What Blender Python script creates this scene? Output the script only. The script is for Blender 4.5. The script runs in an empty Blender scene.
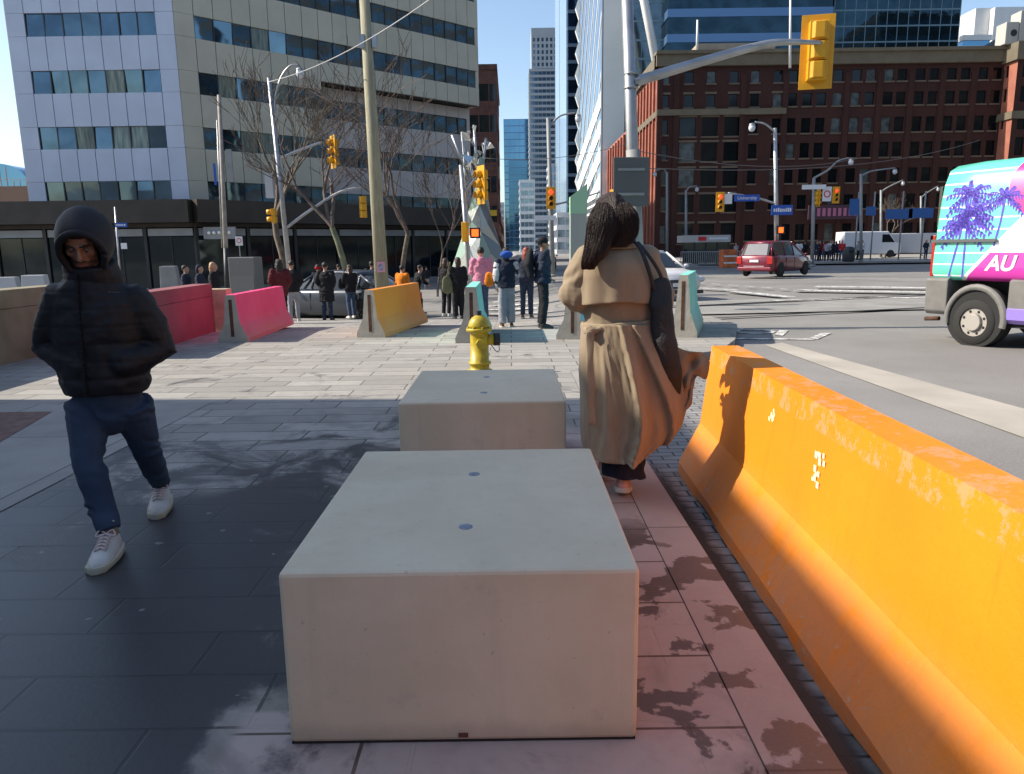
import bpy, bmesh, math, random
from mathutils import Vector, Matrix, noise
R = math.radians
rnd = random.Random(7)
sc = bpy.context.scene
col = sc.collection
# ------------------------------------------------------------------ camera, sky, sun, exposure
PX_F, CAM_H, PITCH, ROLL = 740.0, 1.5, R(10.64), R(-0.8)
cd = bpy.data.cameras.new('camera'); cd.sensor_width = 36.0; cd.lens = 36.0*PX_F/1024
cd.clip_start = .05; cd.clip_end = 6000
cam = bpy.data.objects.new('camera', cd); col.objects.link(cam)
CR = Matrix.Rotation(math.pi/2-PITCH, 4, 'X') @ Matrix.Rotation(ROLL, 4, 'Z')
cam.matrix_world = Matrix.Translation((0, 0, CAM_H)) @ CR
sc.camera = cam
SUN_EL, SUN_AZ = R(38), R(3.5)                      # the sun stands to the left, a touch beyond the camera
w = bpy.data.worlds.new('World'); sc.world = w; w.use_nodes = True
nt = w.node_tree; nt.nodes.clear()
sky = nt.nodes.new('ShaderNodeTexSky'); sky.sky_type = 'NISHITA'; sky.sun_disc = False
sky.sun_elevation = SUN_EL; sky.sun_rotation = -(math.pi/2-SUN_AZ)
sky.air_density = 1.0; sky.dust_density = 1.0; sky.ozone_density = 1.0
bg = nt.nodes.new('ShaderNodeBackground'); bg.inputs[1].default_value = .15
ow = nt.nodes.new('ShaderNodeOutputWorld')
nt.links.new(sky.outputs[0], bg.inputs[0]); nt.links.new(bg.outputs[0], ow.inputs[0])
sd = bpy.data.lights.new('sun', 'SUN'); sd.energy = 5.0; sd.angle = R(.5); sd.color = (1, .91, .78)
so = bpy.data.objects.new('sun', sd); col.objects.link(so)
sdir = Vector((-math.cos(SUN_AZ)*math.cos(SUN_EL), math.sin(SUN_AZ)*math.cos(SUN_EL), math.sin(SUN_EL)))
so.rotation_euler = sdir.to_track_quat('Z', 'Y').to_euler()
so.location = (-40, 5, 40)
sc.view_settings.view_transform = 'Standard'; sc.view_settings.look = 'None'
sc.view_settings.gamma = 1; sc.view_settings.exposure = .5

# ------------------------------------------------------------------ measuring helpers (world metres)
def ray(px, py):
    return (CR @ Vector(((px-512)/PX_F, (387-py)/PX_F, -1, 0))).to_3d()
def P(px, py, Y):
    d = ray(px, py); t = Y/d.y
    return Vector((0, 0, CAM_H)) + d*t
def sstep(a, b, v):
    t = max(0., min(1., (v-a)/(b-a))); return t*t*(3-2*t)
def T(x, y):                                        # the ground falls away gently to the far left
    f = .056*max(0, min(y, 22)-14) + .026*max(0, min(y, 48)-22)
    return -f*(1-sstep(-1.2, 3.0, x))
def G(px, py, dz=0.0):                              # point of the ground at a pixel
    d = ray(px, py); lo, hi = .5, 400.
    f = lambda t: (CAM_H + d.z*t) - (T(d.x*t, d.y*t)+dz)
    for _ in range(60):
        m = (lo+hi)/2
        if f(m) > 0: lo = m
        else: hi = m
    v = d*lo; return Vector((v.x, v.y, T(v.x, v.y)+dz))
ROAD = -.11

# ------------------------------------------------------------------ materials
MATS = {}
def mat(name, c, rough=.7, metal=0., var=0., vs=3., bump=0., bs=30., spec=.5, c2=None, emit=None, coat=0., stretch=None, det=6):
    if name in MATS: return MATS[name]
    m = bpy.data.materials.new(name); m.use_nodes = True; n = m.node_tree.nodes; l = m.node_tree.links
    b = n['Principled BSDF']; b.inputs['Base Color'].default_value = (*c, 1)
    b.inputs['Roughness'].default_value = rough; b.inputs['Metallic'].default_value = metal
    b.inputs['Specular IOR Level'].default_value = spec
    b.inputs['Coat Weight'].default_value = coat
    if emit:
        b.inputs['Emission Color'].default_value = (*c, 1); b.inputs['Emission Strength'].default_value = emit
    if var or bump or c2:
        tc = n.new('ShaderNodeTexCoord'); src = tc.outputs['Object']
        if stretch:
            mp = n.new('ShaderNodeMapping'); mp.inputs['Scale'].default_value = stretch
            l.new(src, mp.inputs[0]); src = mp.outputs[0]
        if var or c2:
            no = n.new('ShaderNodeTexNoise'); no.inputs['Scale'].default_value = vs; no.inputs['Detail'].default_value = det
            l.new(src, no.inputs['Vector'])
            rp = n.new('ShaderNodeValToRGB'); l.new(no.outputs[0], rp.inputs[0])
            if c2: a, bb = c, c2
            else: a = tuple(max(0, v*(1-var)) for v in c); bb = tuple(min(1, v*(1+var)) for v in c)
            rp.color_ramp.elements[0].position = .35; rp.color_ramp.elements[1].position = .65
            rp.color_ramp.elements[0].color = (*a, 1); rp.color_ramp.elements[1].color = (*bb, 1)
            l.new(rp.outputs[0], b.inputs['Base Color'])
        if bump:
            nb = n.new('ShaderNodeTexNoise'); nb.inputs['Scale'].default_value = bs; nb.inputs['Detail'].default_value = 8
            l.new(src, nb.inputs['Vector'])
            bu = n.new('ShaderNodeBump'); bu.inputs['Strength'].default_value = bump; bu.inputs['Distance'].default_value = .02
            l.new(nb.outputs[0], bu.inputs['Height']); l.new(bu.outputs[0], b.inputs['Normal'])
    MATS[name] = m; return m

class NG:                                            # small node helper for the richer materials
    def __init__(s, name, rough=.8, spec=.4):
        s.m = bpy.data.materials.new(name); s.m.use_nodes = True; s.t = s.m.node_tree
        s.b = s.t.nodes['Principled BSDF']; s.b.inputs['Roughness'].default_value = rough
        s.b.inputs['Specular IOR Level'].default_value = spec
        MATS[name] = s.m
        s.pos = s.t.nodes.new('ShaderNodeNewGeometry').outputs['Position']
        tc = s.t.nodes.new('ShaderNodeTexCoord'); s.obj = tc.outputs['Object']
        sp = s.t.nodes.new('ShaderNodeSeparateXYZ'); s.t.links.new(s.pos, sp.inputs[0])
        s.x, s.y, s.z = sp.outputs
    def lk(s, a, b):
        if isinstance(a, (int, float)): b.default_value = a
        elif isinstance(a, tuple): b.default_value = (*a, 1) if len(a) == 3 else a
        else: s.t.links.new(a, b)
    def noise(s, scale, det=5, vec=None, rough=.55, dist=0):
        n = s.t.nodes.new('ShaderNodeTexNoise'); n.inputs['Scale'].default_value = scale
        n.inputs['Detail'].default_value = det; n.inputs['Roughness'].default_value = rough
        n.inputs['Distortion'].default_value = dist
        s.lk(vec or s.pos, n.inputs['Vector']); return n.outputs[0]
    def math(s, op, a, b=0., c=None):
        n = s.t.nodes.new('ShaderNodeMath'); n.operation = op
        s.lk(a, n.inputs[0]); s.lk(b, n.inputs[1])
        if c is not None: s.lk(c, n.inputs[2])
        return n.outputs[0]
    def rng(s, v, a, b, c=0., d=1.):
        n = s.t.nodes.new('ShaderNodeMapRange'); n.interpolation_type = 'SMOOTHSTEP'
        s.lk(v, n.inputs[0])
        for i, q in enumerate((a, b, c, d)): n.inputs[i+1].default_value = q
        return n.outputs[0]
    def mix(s, f, a, b, mode='MIX'):
        n = s.t.nodes.new('ShaderNodeMix'); n.data_type = 'RGBA'; n.blend_type = mode
        s.lk(f, n.inputs[0]); s.lk(a, n.inputs[6]); s.lk(b, n.inputs[7]); return n.outputs[2]
    def brick(s, w, h, vec=None, mortar=.006, c1=(.5,.5,.5), c2=(.6,.6,.6), cm=(.1,.1,.1), rot=0., off=.5):
        if rot or vec is None:
            mp = s.t.nodes.new('ShaderNodeMapping'); mp.inputs['Rotation'].default_value = (0, 0, rot)
            s.lk(vec or s.pos, mp.inputs[0]); vec = mp.outputs[0]
        n = s.t.nodes.new('ShaderNodeTexBrick'); n.offset = off
        n.inputs['Scale'].default_value = 1; n.inputs['Brick Width'].default_value = w
        n.inputs['Row Height'].default_value = h; n.inputs['Mortar Size'].default_value = mortar
        n.inputs['Mortar Smooth'].default_value = .3; n.inputs['Bias'].default_value = 0
        s.lk(vec, n.inputs['Vector']); s.lk(c1, n.inputs['Color1']); s.lk(c2, n.inputs['Color2']); s.lk(cm, n.inputs['Mortar'])
        return n.outputs[0], n.outputs[1]
    def bump(s, h, st=.3, d=.01):
        n = s.t.nodes.new('ShaderNodeBump'); n.inputs['Strength'].default_value = st; n.inputs['Distance'].default_value = d
        s.lk(h, n.inputs['Height']); s.lk(n.outputs[0], s.b.inputs['Normal'])
    def color(s, c): s.lk(c, s.b.inputs['Base Color'])
    def rough(s, c): s.lk(c, s.b.inputs['Roughness'])

# ------------------------------------------------------------------ mesh helpers
class MB:
    def __init__(s): s.v = []; s.f = []; s.smooth = set()
    def add(s, vs, fs, smooth=False):
        o = len(s.v); s.v += [tuple(q) for q in vs]
        for f in fs:
            if smooth: s.smooth.add(len(s.f))
            s.f.append(tuple(o+i for i in f))
        return s
    def box(s, x0, x1, y0, y1, z0, z1, M=None):
        vs = [Vector((x, y, z)) for x in (x0, x1) for y in (y0, y1) for z in (z0, z1)]
        if M: vs = [M @ q for q in vs]
        return s.add(vs, [(0,1,3,2), (4,6,7,5), (0,4,5,1), (2,3,7,6), (0,2,6,4), (1,5,7,3)])
    def quad(s, a, b, c, d): return s.add([a, b, c, d], [(0,1,2,3)])
    def prism(s, poly, h, M=None, smooth=False):     # poly: points (x,y) extruded z from 0..h (or z0,z1)
        z0, z1 = h if isinstance(h, tuple) else (0, h)
        n = len(poly); vs = [Vector((*p, z0)) for p in poly] + [Vector((*p, z1)) for p in poly]
        if M: vs = [M @ q for q in vs]
        s.add(vs, [tuple(range(n))[::-1], tuple(range(n, 2*n))])
        return s.add(vs, [(i, (i+1) % n, n+(i+1) % n, n+i) for i in range(n)], smooth)
    def tube(s, pts, rad, seg=10, cap=True, ell=None, smooth=True, up=None, dome=False):
        pts = [Vector(p) for p in pts]
        if isinstance(rad, (int, float, tuple)): rad = [rad]*len(pts)
        rad = [r if isinstance(r, tuple) else (r, r) for r in rad]
        if dome:
            d0 = (pts[0]-pts[1]).normalized(); d1 = (pts[-1]-pts[-2]).normalized()
            a, b = pts[0], pts[-1]; ra, rb = rad[0], rad[-1]
            pre = [(a+d0*max(ra)*k, (ra[0]*q, ra[1]*q)) for k, q in ((1, .03), (.85, .53), (.5, .87))]
            post = [(b+d1*max(rb)*k, (rb[0]*q, rb[1]*q)) for k, q in ((.5, .87), (.85, .53), (1, .03))]
            pts = [p for p, _ in pre]+pts+[p for p, _ in post]; rad = [r for _, r in pre]+rad+[r for _, r in post]
        rings = []; ref = Vector(up) if up else None
        for i, p in enumerate(pts):
            t = (pts[min(i+1, len(pts)-1)]-pts[max(i-1, 0)]).normalized()
            if ref is None: ref = Vector((1, 0, 0)) if abs(t.x) < .8 else Vector((0, 1, 0))
            u = (ref - t*ref.dot(t)).normalized(); v = t.cross(u); 
            if not up: ref = u
            rings.append([p + u*math.cos(2*math.pi*k/seg)*rad[i][0] + v*math.sin(2*math.pi*k/seg)*rad[i][1] for k in range(seg)])
        vs = [q for r in rings for q in r]; fs = []
        for i in range(len(pts)-1):
            for k in range(seg):
                k2 = (k+1) % seg; fs.append((i*seg+k, i*seg+k2, (i+1)*seg+k2, (i+1)*seg+k))
        s.add(vs, fs, smooth)
        if cap:
            n = len(pts)-1; s.add(rings[0], [tuple(range(seg))[::-1]]); s.add(rings[n], [tuple(range(seg))])
        return s
    def loft(s, rings, cap=True, smooth=True, closed=True):
        n = len(rings[0]); vs = [Vector(q) for r in rings for q in r]; fs = []
        for i in range(len(rings)-1):
            for k in range(n if closed else n-1):
                k2 = (k+1) % n; fs.append((i*n+k, i*n+k2, (i+1)*n+k2, (i+1)*n+k))
        if cap: fs += [tuple(range(n))[::-1], tuple((len(rings)-1)*n+k for k in range(n))]
        return s.add(vs, fs, smooth)
    def cyl(s, c, r, h, seg=24, axis='Z', r2=None):
        d = {'X': Vector((h, 0, 0)), 'Y': Vector((0, h, 0)), 'Z': Vector((0, 0, h))}[axis]
        return s.tube([Vector(c), Vector(c)+d], [r, r if r2 is None else r2], seg)
    def ball(s, c, r, seg=16, rings=10, M=None):
        if isinstance(r, (int, float)): r = (r, r, r)
        vs = []; fs = []
        for i in range(rings+1):
            a = math.pi*i/rings
            for k in range(seg):
                b = 2*math.pi*k/seg
                q = Vector((math.sin(a)*math.cos(b)*r[0], math.sin(a)*math.sin(b)*r[1], math.cos(a)*r[2]))
                if M: q = M @ q
                vs.append(q+Vector(c))
        for i in range(rings):
            for k in range(seg):
                k2 = (k+1) % seg; fs.append((i*seg+k, (i+1)*seg+k, (i+1)*seg+k2, i*seg+k2))
        return s.add(vs, fs, True)
    def build(s, name, material, parent=None, fix=True, bevel=0, sub=0, solid=0):
        me = bpy.data.meshes.new(name); me.from_pydata([tuple(v) for v in s.v], [], s.f)
        for p in me.polygons: p.use_smooth = p.index in s.smooth
        if fix:
            bm = bmesh.new(); bm.from_mesh(me); bmesh.ops.remove_doubles(bm, verts=bm.verts, dist=1e-5)
            bmesh.ops.recalc_face_normals(bm, faces=bm.faces); bm.to_mesh(me); bm.free()
        me.materials.append(material)
        o = bpy.data.objects.new(name, me); col.objects.link(o)
        if parent: o.parent = parent
        if solid: q = o.modifiers.new('s', 'SOLIDIFY'); q.thickness = solid; q.offset = 0
        if bevel:
            q = o.modifiers.new('b', 'BEVEL'); q.width = bevel; q.segments = 2; q.limit_method = 'ANGLE'; q.angle_limit = R(35)
        if sub: q = o.modifiers.new('u', 'SUBSURF'); q.levels = q.render_levels = sub
        return o
def tag(o, label=None, cat=None, group=None, kind=None):
    if label: o['label'] = label
    if cat: o['category'] = cat
    if group: o['group'] = group
    if kind: o['kind'] = kind
    return o
def thing(name, loc, rz, label, cat, group=None):
    o = bpy.data.objects.new(name, None); col.objects.link(o); o.empty_display_size = .2
    o.location = loc; o.rotation_euler = (0, 0, rz); return tag(o, label, cat, group)
def copy_tree(o, parent=None):
    c = o.copy(); col.objects.link(c)
    if parent: c.parent = parent
    for ch in list(o.children): copy_tree(ch, c)
    return c
def cat_rom(pts, n=6):
    pts = [Vector(p) for p in pts]; out = []
    for i in range(len(pts)-1):
        p0 = pts[max(i-1, 0)]; p1 = pts[i]; p2 = pts[i+1]; p3 = pts[min(i+2, len(pts)-1)]
        for k in range(n):
            t = k/n
            out.append(.5*((2*p1)+(p2-p0)*t+(2*p0-5*p1+4*p2-p3)*t*t+(3*p1-p0-3*p2+p3)*t**3))
    return out+[pts[-1]]
def remeshed(mb, name, material, parent, vox, smooth=4, disp=None):
    me = bpy.data.meshes.new(name); me.from_pydata([tuple(v) for v in mb.v], [], mb.f)
    bm = bmesh.new(); bm.from_mesh(me); bmesh.ops.remove_doubles(bm, verts=bm.verts, dist=1e-5)
    bmesh.ops.recalc_face_normals(bm, faces=bm.faces); bm.to_mesh(me); bm.free()
    t = bpy.data.objects.new('tmp', me); col.objects.link(t)
    q = t.modifiers.new('r', 'REMESH'); q.mode = 'VOXEL'; q.voxel_size = vox; q.use_smooth_shade = True
    if smooth: q = t.modifiers.new('s', 'SMOOTH'); q.iterations = smooth; q.factor = .5
    dg = bpy.context.evaluated_depsgraph_get(); dg.update()
    m2 = bpy.data.meshes.new_from_object(t.evaluated_get(dg))
    bpy.data.objects.remove(t); bpy.data.meshes.remove(me)
    if disp:
        vs = [v.co.copy() for v in m2.vertices]; ns = [v.normal.copy() for v in m2.vertices]
        for v, c, n in zip(m2.vertices, vs, ns): v.co = c + n*disp(c, n)
    m2.materials.clear(); m2.materials.append(material); m2.name = name
    for p in m2.polygons: p.use_smooth = True
    o = bpy.data.objects.new(name, m2); col.objects.link(o); o.parent = parent
    return o
def local(o, p):                                     # world point into a thing's frame
    return Matrix.Translation(o.location) .inverted() @ Vector(p) if not o.rotation_euler.z else \
        Matrix.Rotation(-o.rotation_euler.z, 4, 'Z') @ (Vector(p)-o.location)
# ------------------------------------------------------------------ ground, roads, paving
def sheet(name, poly, dz, material, label=None, step=2.0, side=0):
    # polygon laid on the falling ground, cut into cells so that it follows it
    me = bpy.data.meshes.new(name); bm = bmesh.new()
    vs = [bm.verts.new((x, y, 0)) for x, y in poly]; bm.faces.new(vs)
    xs = [p[0] for p in poly]; ys = [p[1] for p in poly]
    def cut(ax, lo, hi, st, a=-6, b=50):
        lo = max(lo, a); hi = min(hi, b); k = lo+st
        while k < hi:
            co = (k, 0, 0) if ax == 0 else (0, k, 0); no = (1, 0, 0) if ax == 0 else (0, 1, 0)
            bmesh.ops.bisect_plane(bm, geom=bm.verts[:]+bm.edges[:]+bm.faces[:], plane_co=co, plane_no=no); k += st
    if max(ys) > 14: cut(0, min(xs), max(xs), step, -2, 4); cut(1, min(ys), max(ys), step, 12, 50)
    bmesh.ops.recalc_face_normals(bm, faces=bm.faces)
    for f in bm.faces:
        if f.normal.z < 0: f.normal_flip()
    if side:
        ed = [e for e in bm.edges if len(e.link_faces) == 1]
        r = bmesh.ops.extrude_edge_only(bm, edges=ed)
        for v in r['geom']:
            if isinstance(v, bmesh.types.BMVert): v.co.z -= side
    for v in bm.verts: v.co.z += T(v.co.x, v.co.y)+dz
    bm.normal_update(); bm.to_mesh(me); bm.free(); me.materials.append(material)
    o = bpy.data.objects.new(name, me); col.objects.link(o); o['kind'] = 'structure'
    return o
g = NG('asphalt', .85, .3)
n1 = g.noise(.35, 6); n2 = g.noise(60, 4); n3 = g.noise(2.2, 8, rough=.7)
c = g.mix(g.rng(n1, .35, .7), (.185, .177, .165), (.25, .24, .225))
c = g.mix(g.rng(n3, .5, .75, 0, .35), c, (.14, .135, .13))
c = g.mix(g.rng(n2, .35, .7, 0, .5), c, (.32, .305, .285))
g.color(c); g.bump(n2, .35, .01); M_ASPH = g.m

g = NG('paving', .8, .45)
nz = g.noise(1.1, 7, rough=.62, dist=.4); nf = g.noise(45, 5); nm = g.noise(6, 6, rough=.7)
bc, bf = g.brick(.86, .305, mortar=.008, c1=(.26,.245,.22), c2=(.38,.36,.325), cm=(.07,.065,.06), off=.37)
c = g.mix(g.rng(nm, .4, .72, 0, .45), bc, (.22, .205, .19))
c = g.mix(g.rng(nf, .5, .8, 0, .35), c, (.40, .38, .35))
# the warm granite band along the kerb side
band = g.rng(g.x, .36, .40); 
bcp, bfp = g.brick(1.6, .42, mortar=.007, c1=(.36,.315,.295), c2=(.42,.37,.345), cm=(.11,.085,.07), off=.3)
cp = g.mix(g.rng(nm, .45, .75, 0, .4), bcp, (.29, .22, .20))
near = g.math('SUBTRACT', 1.0, g.rng(g.y, 6.0, 6.3))
c = g.mix(g.math('MULTIPLY', band, near), c, cp)
# front strip of the warm granite below the first block
frs = g.math('MULTIPLY', g.rng(g.x, -.92, -.86), g.math('SUBTRACT', 1.0, g.rng(g.y, 2.2, 2.23)))
c = g.mix(frs, c, cp)
# wet, dirty stain: strongest low on the left, broken edges
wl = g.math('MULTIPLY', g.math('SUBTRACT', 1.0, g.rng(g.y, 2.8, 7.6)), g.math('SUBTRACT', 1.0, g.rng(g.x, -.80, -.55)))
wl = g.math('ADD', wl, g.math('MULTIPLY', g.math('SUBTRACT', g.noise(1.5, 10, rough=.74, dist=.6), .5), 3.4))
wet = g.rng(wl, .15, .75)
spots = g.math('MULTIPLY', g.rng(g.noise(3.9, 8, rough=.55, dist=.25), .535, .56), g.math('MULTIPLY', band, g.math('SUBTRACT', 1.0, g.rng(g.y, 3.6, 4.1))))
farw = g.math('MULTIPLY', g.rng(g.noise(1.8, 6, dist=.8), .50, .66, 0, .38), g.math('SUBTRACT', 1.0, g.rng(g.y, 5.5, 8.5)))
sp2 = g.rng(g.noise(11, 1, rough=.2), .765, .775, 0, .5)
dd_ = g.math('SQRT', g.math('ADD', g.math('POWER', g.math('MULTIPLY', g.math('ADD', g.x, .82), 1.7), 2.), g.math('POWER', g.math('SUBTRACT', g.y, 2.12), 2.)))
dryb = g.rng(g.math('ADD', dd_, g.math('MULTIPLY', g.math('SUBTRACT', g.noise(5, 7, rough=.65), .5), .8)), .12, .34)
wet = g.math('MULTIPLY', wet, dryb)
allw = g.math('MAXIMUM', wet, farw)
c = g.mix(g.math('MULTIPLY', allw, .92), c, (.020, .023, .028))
c = g.mix(g.math('MULTIPLY', spots, .84), c, (.07, .05, .042))
c = g.mix(sp2, c, (.34, .33, .32))
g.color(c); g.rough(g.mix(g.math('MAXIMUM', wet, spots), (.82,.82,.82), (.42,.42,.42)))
hb = g.math('ADD', g.math('MULTIPLY', bf, -1.0), g.math('MULTIPLY', nf, .25))
g.bump(hb, .5, .006); M_PAVE = g.m

g = NG('plaza_concrete', .85, .35)
nz = g.noise(.8, 7, rough=.65); nf = g.noise(70, 4)
bc, bf = g.brick(3.2, 3.0, mortar=.008, c1=(.31,.295,.27), c2=(.345,.33,.30), cm=(.09,.09,.09))
c = g.mix(g.rng(nz, .4, .7, 0, .6), bc, (.19, .185, .18)); c = g.mix(g.rng(nf, .5, .8, 0, .3), c, (.40,.38,.36))
g.color(c); g.bump(nf, .3, .005); M_PCON = g.m

g = NG('kerb_granite', .75, .4)
nz = g.noise(1.5, 7, rough=.65); nf = g.noise(60, 4); sp = g.noise(3.9, 8, rough=.55, dist=.25)
bc, bf = g.brick(40, 1.9, mortar=.006, c1=(.37,.325,.305), c2=(.41,.36,.335), cm=(.10,.08,.07))
c = g.mix(g.rng(nz, .4, .72, 0, .5), bc, (.30, .23, .21)); c = g.mix(g.rng(nf, .5, .8, 0, .35), c, (.46,.39,.36))
spt = g.math('MULTIPLY', g.rng(sp, .535, .56), g.math('SUBTRACT', 1.0, g.rng(g.y, 3.4, 3.9)))
c = g.mix(g.math('MULTIPLY', spt, .82), c, (.075, .052, .043))
g.color(c); g.rough(g.mix(spt, (.8,.8,.8), (.4,.4,.4))); g.bump(nf, .3, .004); M_KERB = g.m

g = NG('gutter_pavers', .85, .35)
nf = g.noise(40, 5); nz = g.noise(2, 6)
bc, bf = g.brick(.21, .105, mortar=.008, c1=(.22,.215,.21), c2=(.31,.30,.29), cm=(.06,.055,.05))
c = g.mix(g.rng(nz, .45, .75, 0, .6), bc, (.14, .13, .12)); c = g.mix(g.math('MULTIPLY', g.math('SUBTRACT', 1.0, g.rng(g.math('ADD', g.x, g.math('MULTIPLY', g.noise(9, 6), .12)), 1.12, 1.2)), g.math('SUBTRACT', 1.0, g.rng(g.y, 4.8, 5.6))), c, (.055, .048, .042)); g.color(c); g.bump(g.math('MULTIPLY', bf, -1.0), .6, .01); M_GUT = g.m

ground = sheet('ground', [(-3000, -600), (3000, -600), (3000, 5000), (-3000, 5000)], ROAD-.004, M_ASPH)
PLAZA = [(-60, -30), (.72, -30), (.72, 9.0), (1.5, 10.0), (2.5, 10.6), (3.2, 11.0), (3.62, 11.9), (4.35, 14.2), (4.3, 15.8), (3.6, 17.0), (2.2, 17.6), (-1, 18.4), (-5, 20.2), (-60, 21.5)]
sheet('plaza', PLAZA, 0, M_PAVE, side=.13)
sheet('kerb', [(.726, -30), (.95, -30), (.95, 7.9), (.726, 7.9)], .001, M_KERB, side=.13)
sheet('plaza_band', [(-14, -3), (-3.05, -3), (-3.05, 7.35), (-14, 7.35)], .004, M_PCON)
M_GRATE = mat('rusty_paving', (.16, .085, .065), .8, var=.3, vs=8, bump=.3)
sheet('dark_paving_inset', [(-12, 5.55), (-4.1, 5.55), (-4.45, 7.0), (-12, 7.0)], .008, M_GRATE)
sheet('kerb', [(.726, 7.905), (.95, 7.905), (.95, 8.6), (1.6, 9.75), (2.6, 10.38), (3.38, 10.85), (3.2, 10.99), (2.5, 10.59), (1.5, 9.98), (.726, 8.99)], .001, M_PCON, side=.13)
sheet('gutter', [(.955, -6), (1.75, -6), (1.9, 5.2), (3.3, 8.5), (3.5, 10.8), (2.6, 10.33), (1.6, 9.7), (.955, 8.6)], ROAD, M_GUT)
M_LCON = mat('gutter_concrete', (.40, .365, .31), .85, var=.12, vs=1.3, bump=.2, bs=50)
a1, a2, b1, b2 = G(1024, 409, ROAD), G(1024, 438, ROAD), G(782, 343, ROAD), G(764, 345, ROAD)
sheet('gutter_strip', [tuple((b2)[:2]), tuple((b1)[:2]), tuple((a1+(a1-b1)*1.2)[:2]), tuple((a2+(a2-b2)*1.2)[:2])], ROAD+.004, M_LCON)
# lighter patched lane and far pavements
sheet('far_pavement', [(-70, 41), (-2.5, 40.0), (-1.5, 44), (-1.0, 200), (-70, 200)], .01, M_PCON, side=.15)
sheet('far_pavement', [(18, 72), (16.5, 66), (24, 62), (200, 61), (200, 130), (18, 320)], .01, M_PCON, side=.15)
M_LANE = mat('patched_asphalt', (.27, .26, .24), .85, var=.14, vs=1.2, bump=.3, bs=70)
sheet('road_patch', [(3.5, 17.5), (60, 23), (60, 27), (4, 22)], ROAD, M_LANE)
g = NG('road_paint', .7, .4); nz = g.noise(7, 8, rough=.75)
g.color(g.mix(g.rng(nz, .43, .57), (.27, .255, .235), (.74, .73, .69))); M_PAINT = g.m
def paint_poly(pts, name='road_marking'): return sheet(name, [tuple(p[:2]) for p in pts], ROAD+.008, M_PAINT, step=3)
def px_strip(a, b, w, name='road_marking', mt=None, dz=.008):    # painted strip between two ground pixels
    A = G(*a, ROAD); B = G(*b, ROAD); d = (B-A).normalized(); n = Vector((-d.y, d.x, 0))*w/2
    o = sheet(name, [tuple((A+n)[:2]), tuple((B+n)[:2]), tuple((B-n)[:2]), tuple((A-n)[:2])], ROAD+dz, mt or M_PAINT, step=3)
    return o
M_RAIL = mat('rail_groove', (.055, .05, .046), .5, .2)
for a, b in (((664, 308), (1000, 292)), ((664, 321), (960, 306)), ((700, 305.5), (1010, 290))):
    px_strip(a, b, .16, 'tram_rail', M_RAIL, .010)
for a, b, w_ in (((795, 290), (1030, 294), .75), ((815, 286.5), (1030, 289), .7), ((775, 301), (860, 298.5), .5), ((870, 297), (960, 299), .45), ((730, 291), (790, 297), .45), ((700, 288), (735, 290), .4)):
    px_strip(a, b, w_, 'crosswalk_stripe')
for k in range(9):                                    # dashed guide line across the junction
    x = 660+k*17; px_strip((x, 280+k*1.25), (x+9, 280.7+k*1.25), .16, 'dashed_line')
for k in range(7):                                    # crosswalk to the left of the pole signal
    px_strip((395+k*3, 287+k*4.6), (520+k*5, 285.5+k*4.4), .42, 'crosswalk_stripe')
px_strip((715, 277), (900, 279), .14, 'stop_line')
# bicycle symbol
bkA = G(790, 335, ROAD)
mb = MB()
def ring(c, r, w_, seg=20):
    return [([(c[0]+math.cos(2*math.pi*k/seg)*q, c[1]+math.sin(2*math.pi*k/seg)*q) for k in range(seg)]) for q in (r, r-w_)]
bx = bkA.x-1.0; by = bkA.y+.35; bz = ROAD+.008
for cc in ((bx-.55, by-.1), (bx+.55, by+.25)):
    o_, i_ = ring(cc, .38, .11); vs = [(*p, bz) for p in o_+i_]; n_ = 20
    mb.add(vs, [(k, (k+1) % n_, n_+(k+1) % n_, n_+k) for k in range(n_)])
def bar2(a, b, w_):
    a = Vector((*a, bz)); b = Vector((*b, bz)); d = (b-a).normalized(); n_ = Vector((-d.y, d.x, 0))*w_/2
    mb.quad(a+n_, b+n_, b-n_, a-n_)
for a, b in (((bx-.5, by-.05), (bx, by+.35)), ((bx-.2, by+.85), (bx+.45, by+.95)), ((bx+.05, by+.35), (bx+.5, by+.8))): bar2(a, b, .1)
for a, b in (((bx-.5, by-.75), (bx+1.15, by-1.05)), ((bx+1.15, by-1.0), (bx+1.75, by-.15)), ((bx+.75, by-.45), (bx+1.15, by+.35))): bar2(a, b, .16)
o = mb.build('bicycle_marking', M_PAINT, fix=False); o['kind'] = 'structure'

# ------------------------------------------------------------------ concrete blocks
g = NG('precast_concrete', .62, .35)
nz = g.noise(2.3, 8, rough=.65, dist=.3); nf = g.noise(90, 4); ns = g.noise(7, 6, rough=.7)
vm = g.t.nodes.new('ShaderNodeMapping'); vm.inputs['Scale'].default_value = (9, 9, .8); g.lk(g.pos, vm.inputs[0])
st = g.noise(1.6, 5, vec=vm.outputs[0])
c = g.mix(g.rng(nz, .35, .68), (.64, .56, .40), (.71, .63, .47))
c = g.mix(g.rng(st, .5, .72, 0, .25), c, (.54, .47, .34))
c = g.mix(g.rng(ns, .58, .72, 0, .3), c, (.40, .37, .31)); c = g.mix(g.rng(g.noise(48, 2, rough=.3), .745, .77, 0, .3), c, (.22, .20, .17))
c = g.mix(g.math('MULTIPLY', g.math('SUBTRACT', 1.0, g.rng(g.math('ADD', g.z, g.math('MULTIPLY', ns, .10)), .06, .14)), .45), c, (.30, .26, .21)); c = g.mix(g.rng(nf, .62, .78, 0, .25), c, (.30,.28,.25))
g.color(c); g.bump(nf, .12, .003); g.rough(g.rng(nz, .3, .7, .5, .7)); M_PRE = g.m
M_STEEL = mat('dull_steel', (.30, .33, .40), .45, .7, var=.2, vs=40)
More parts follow.
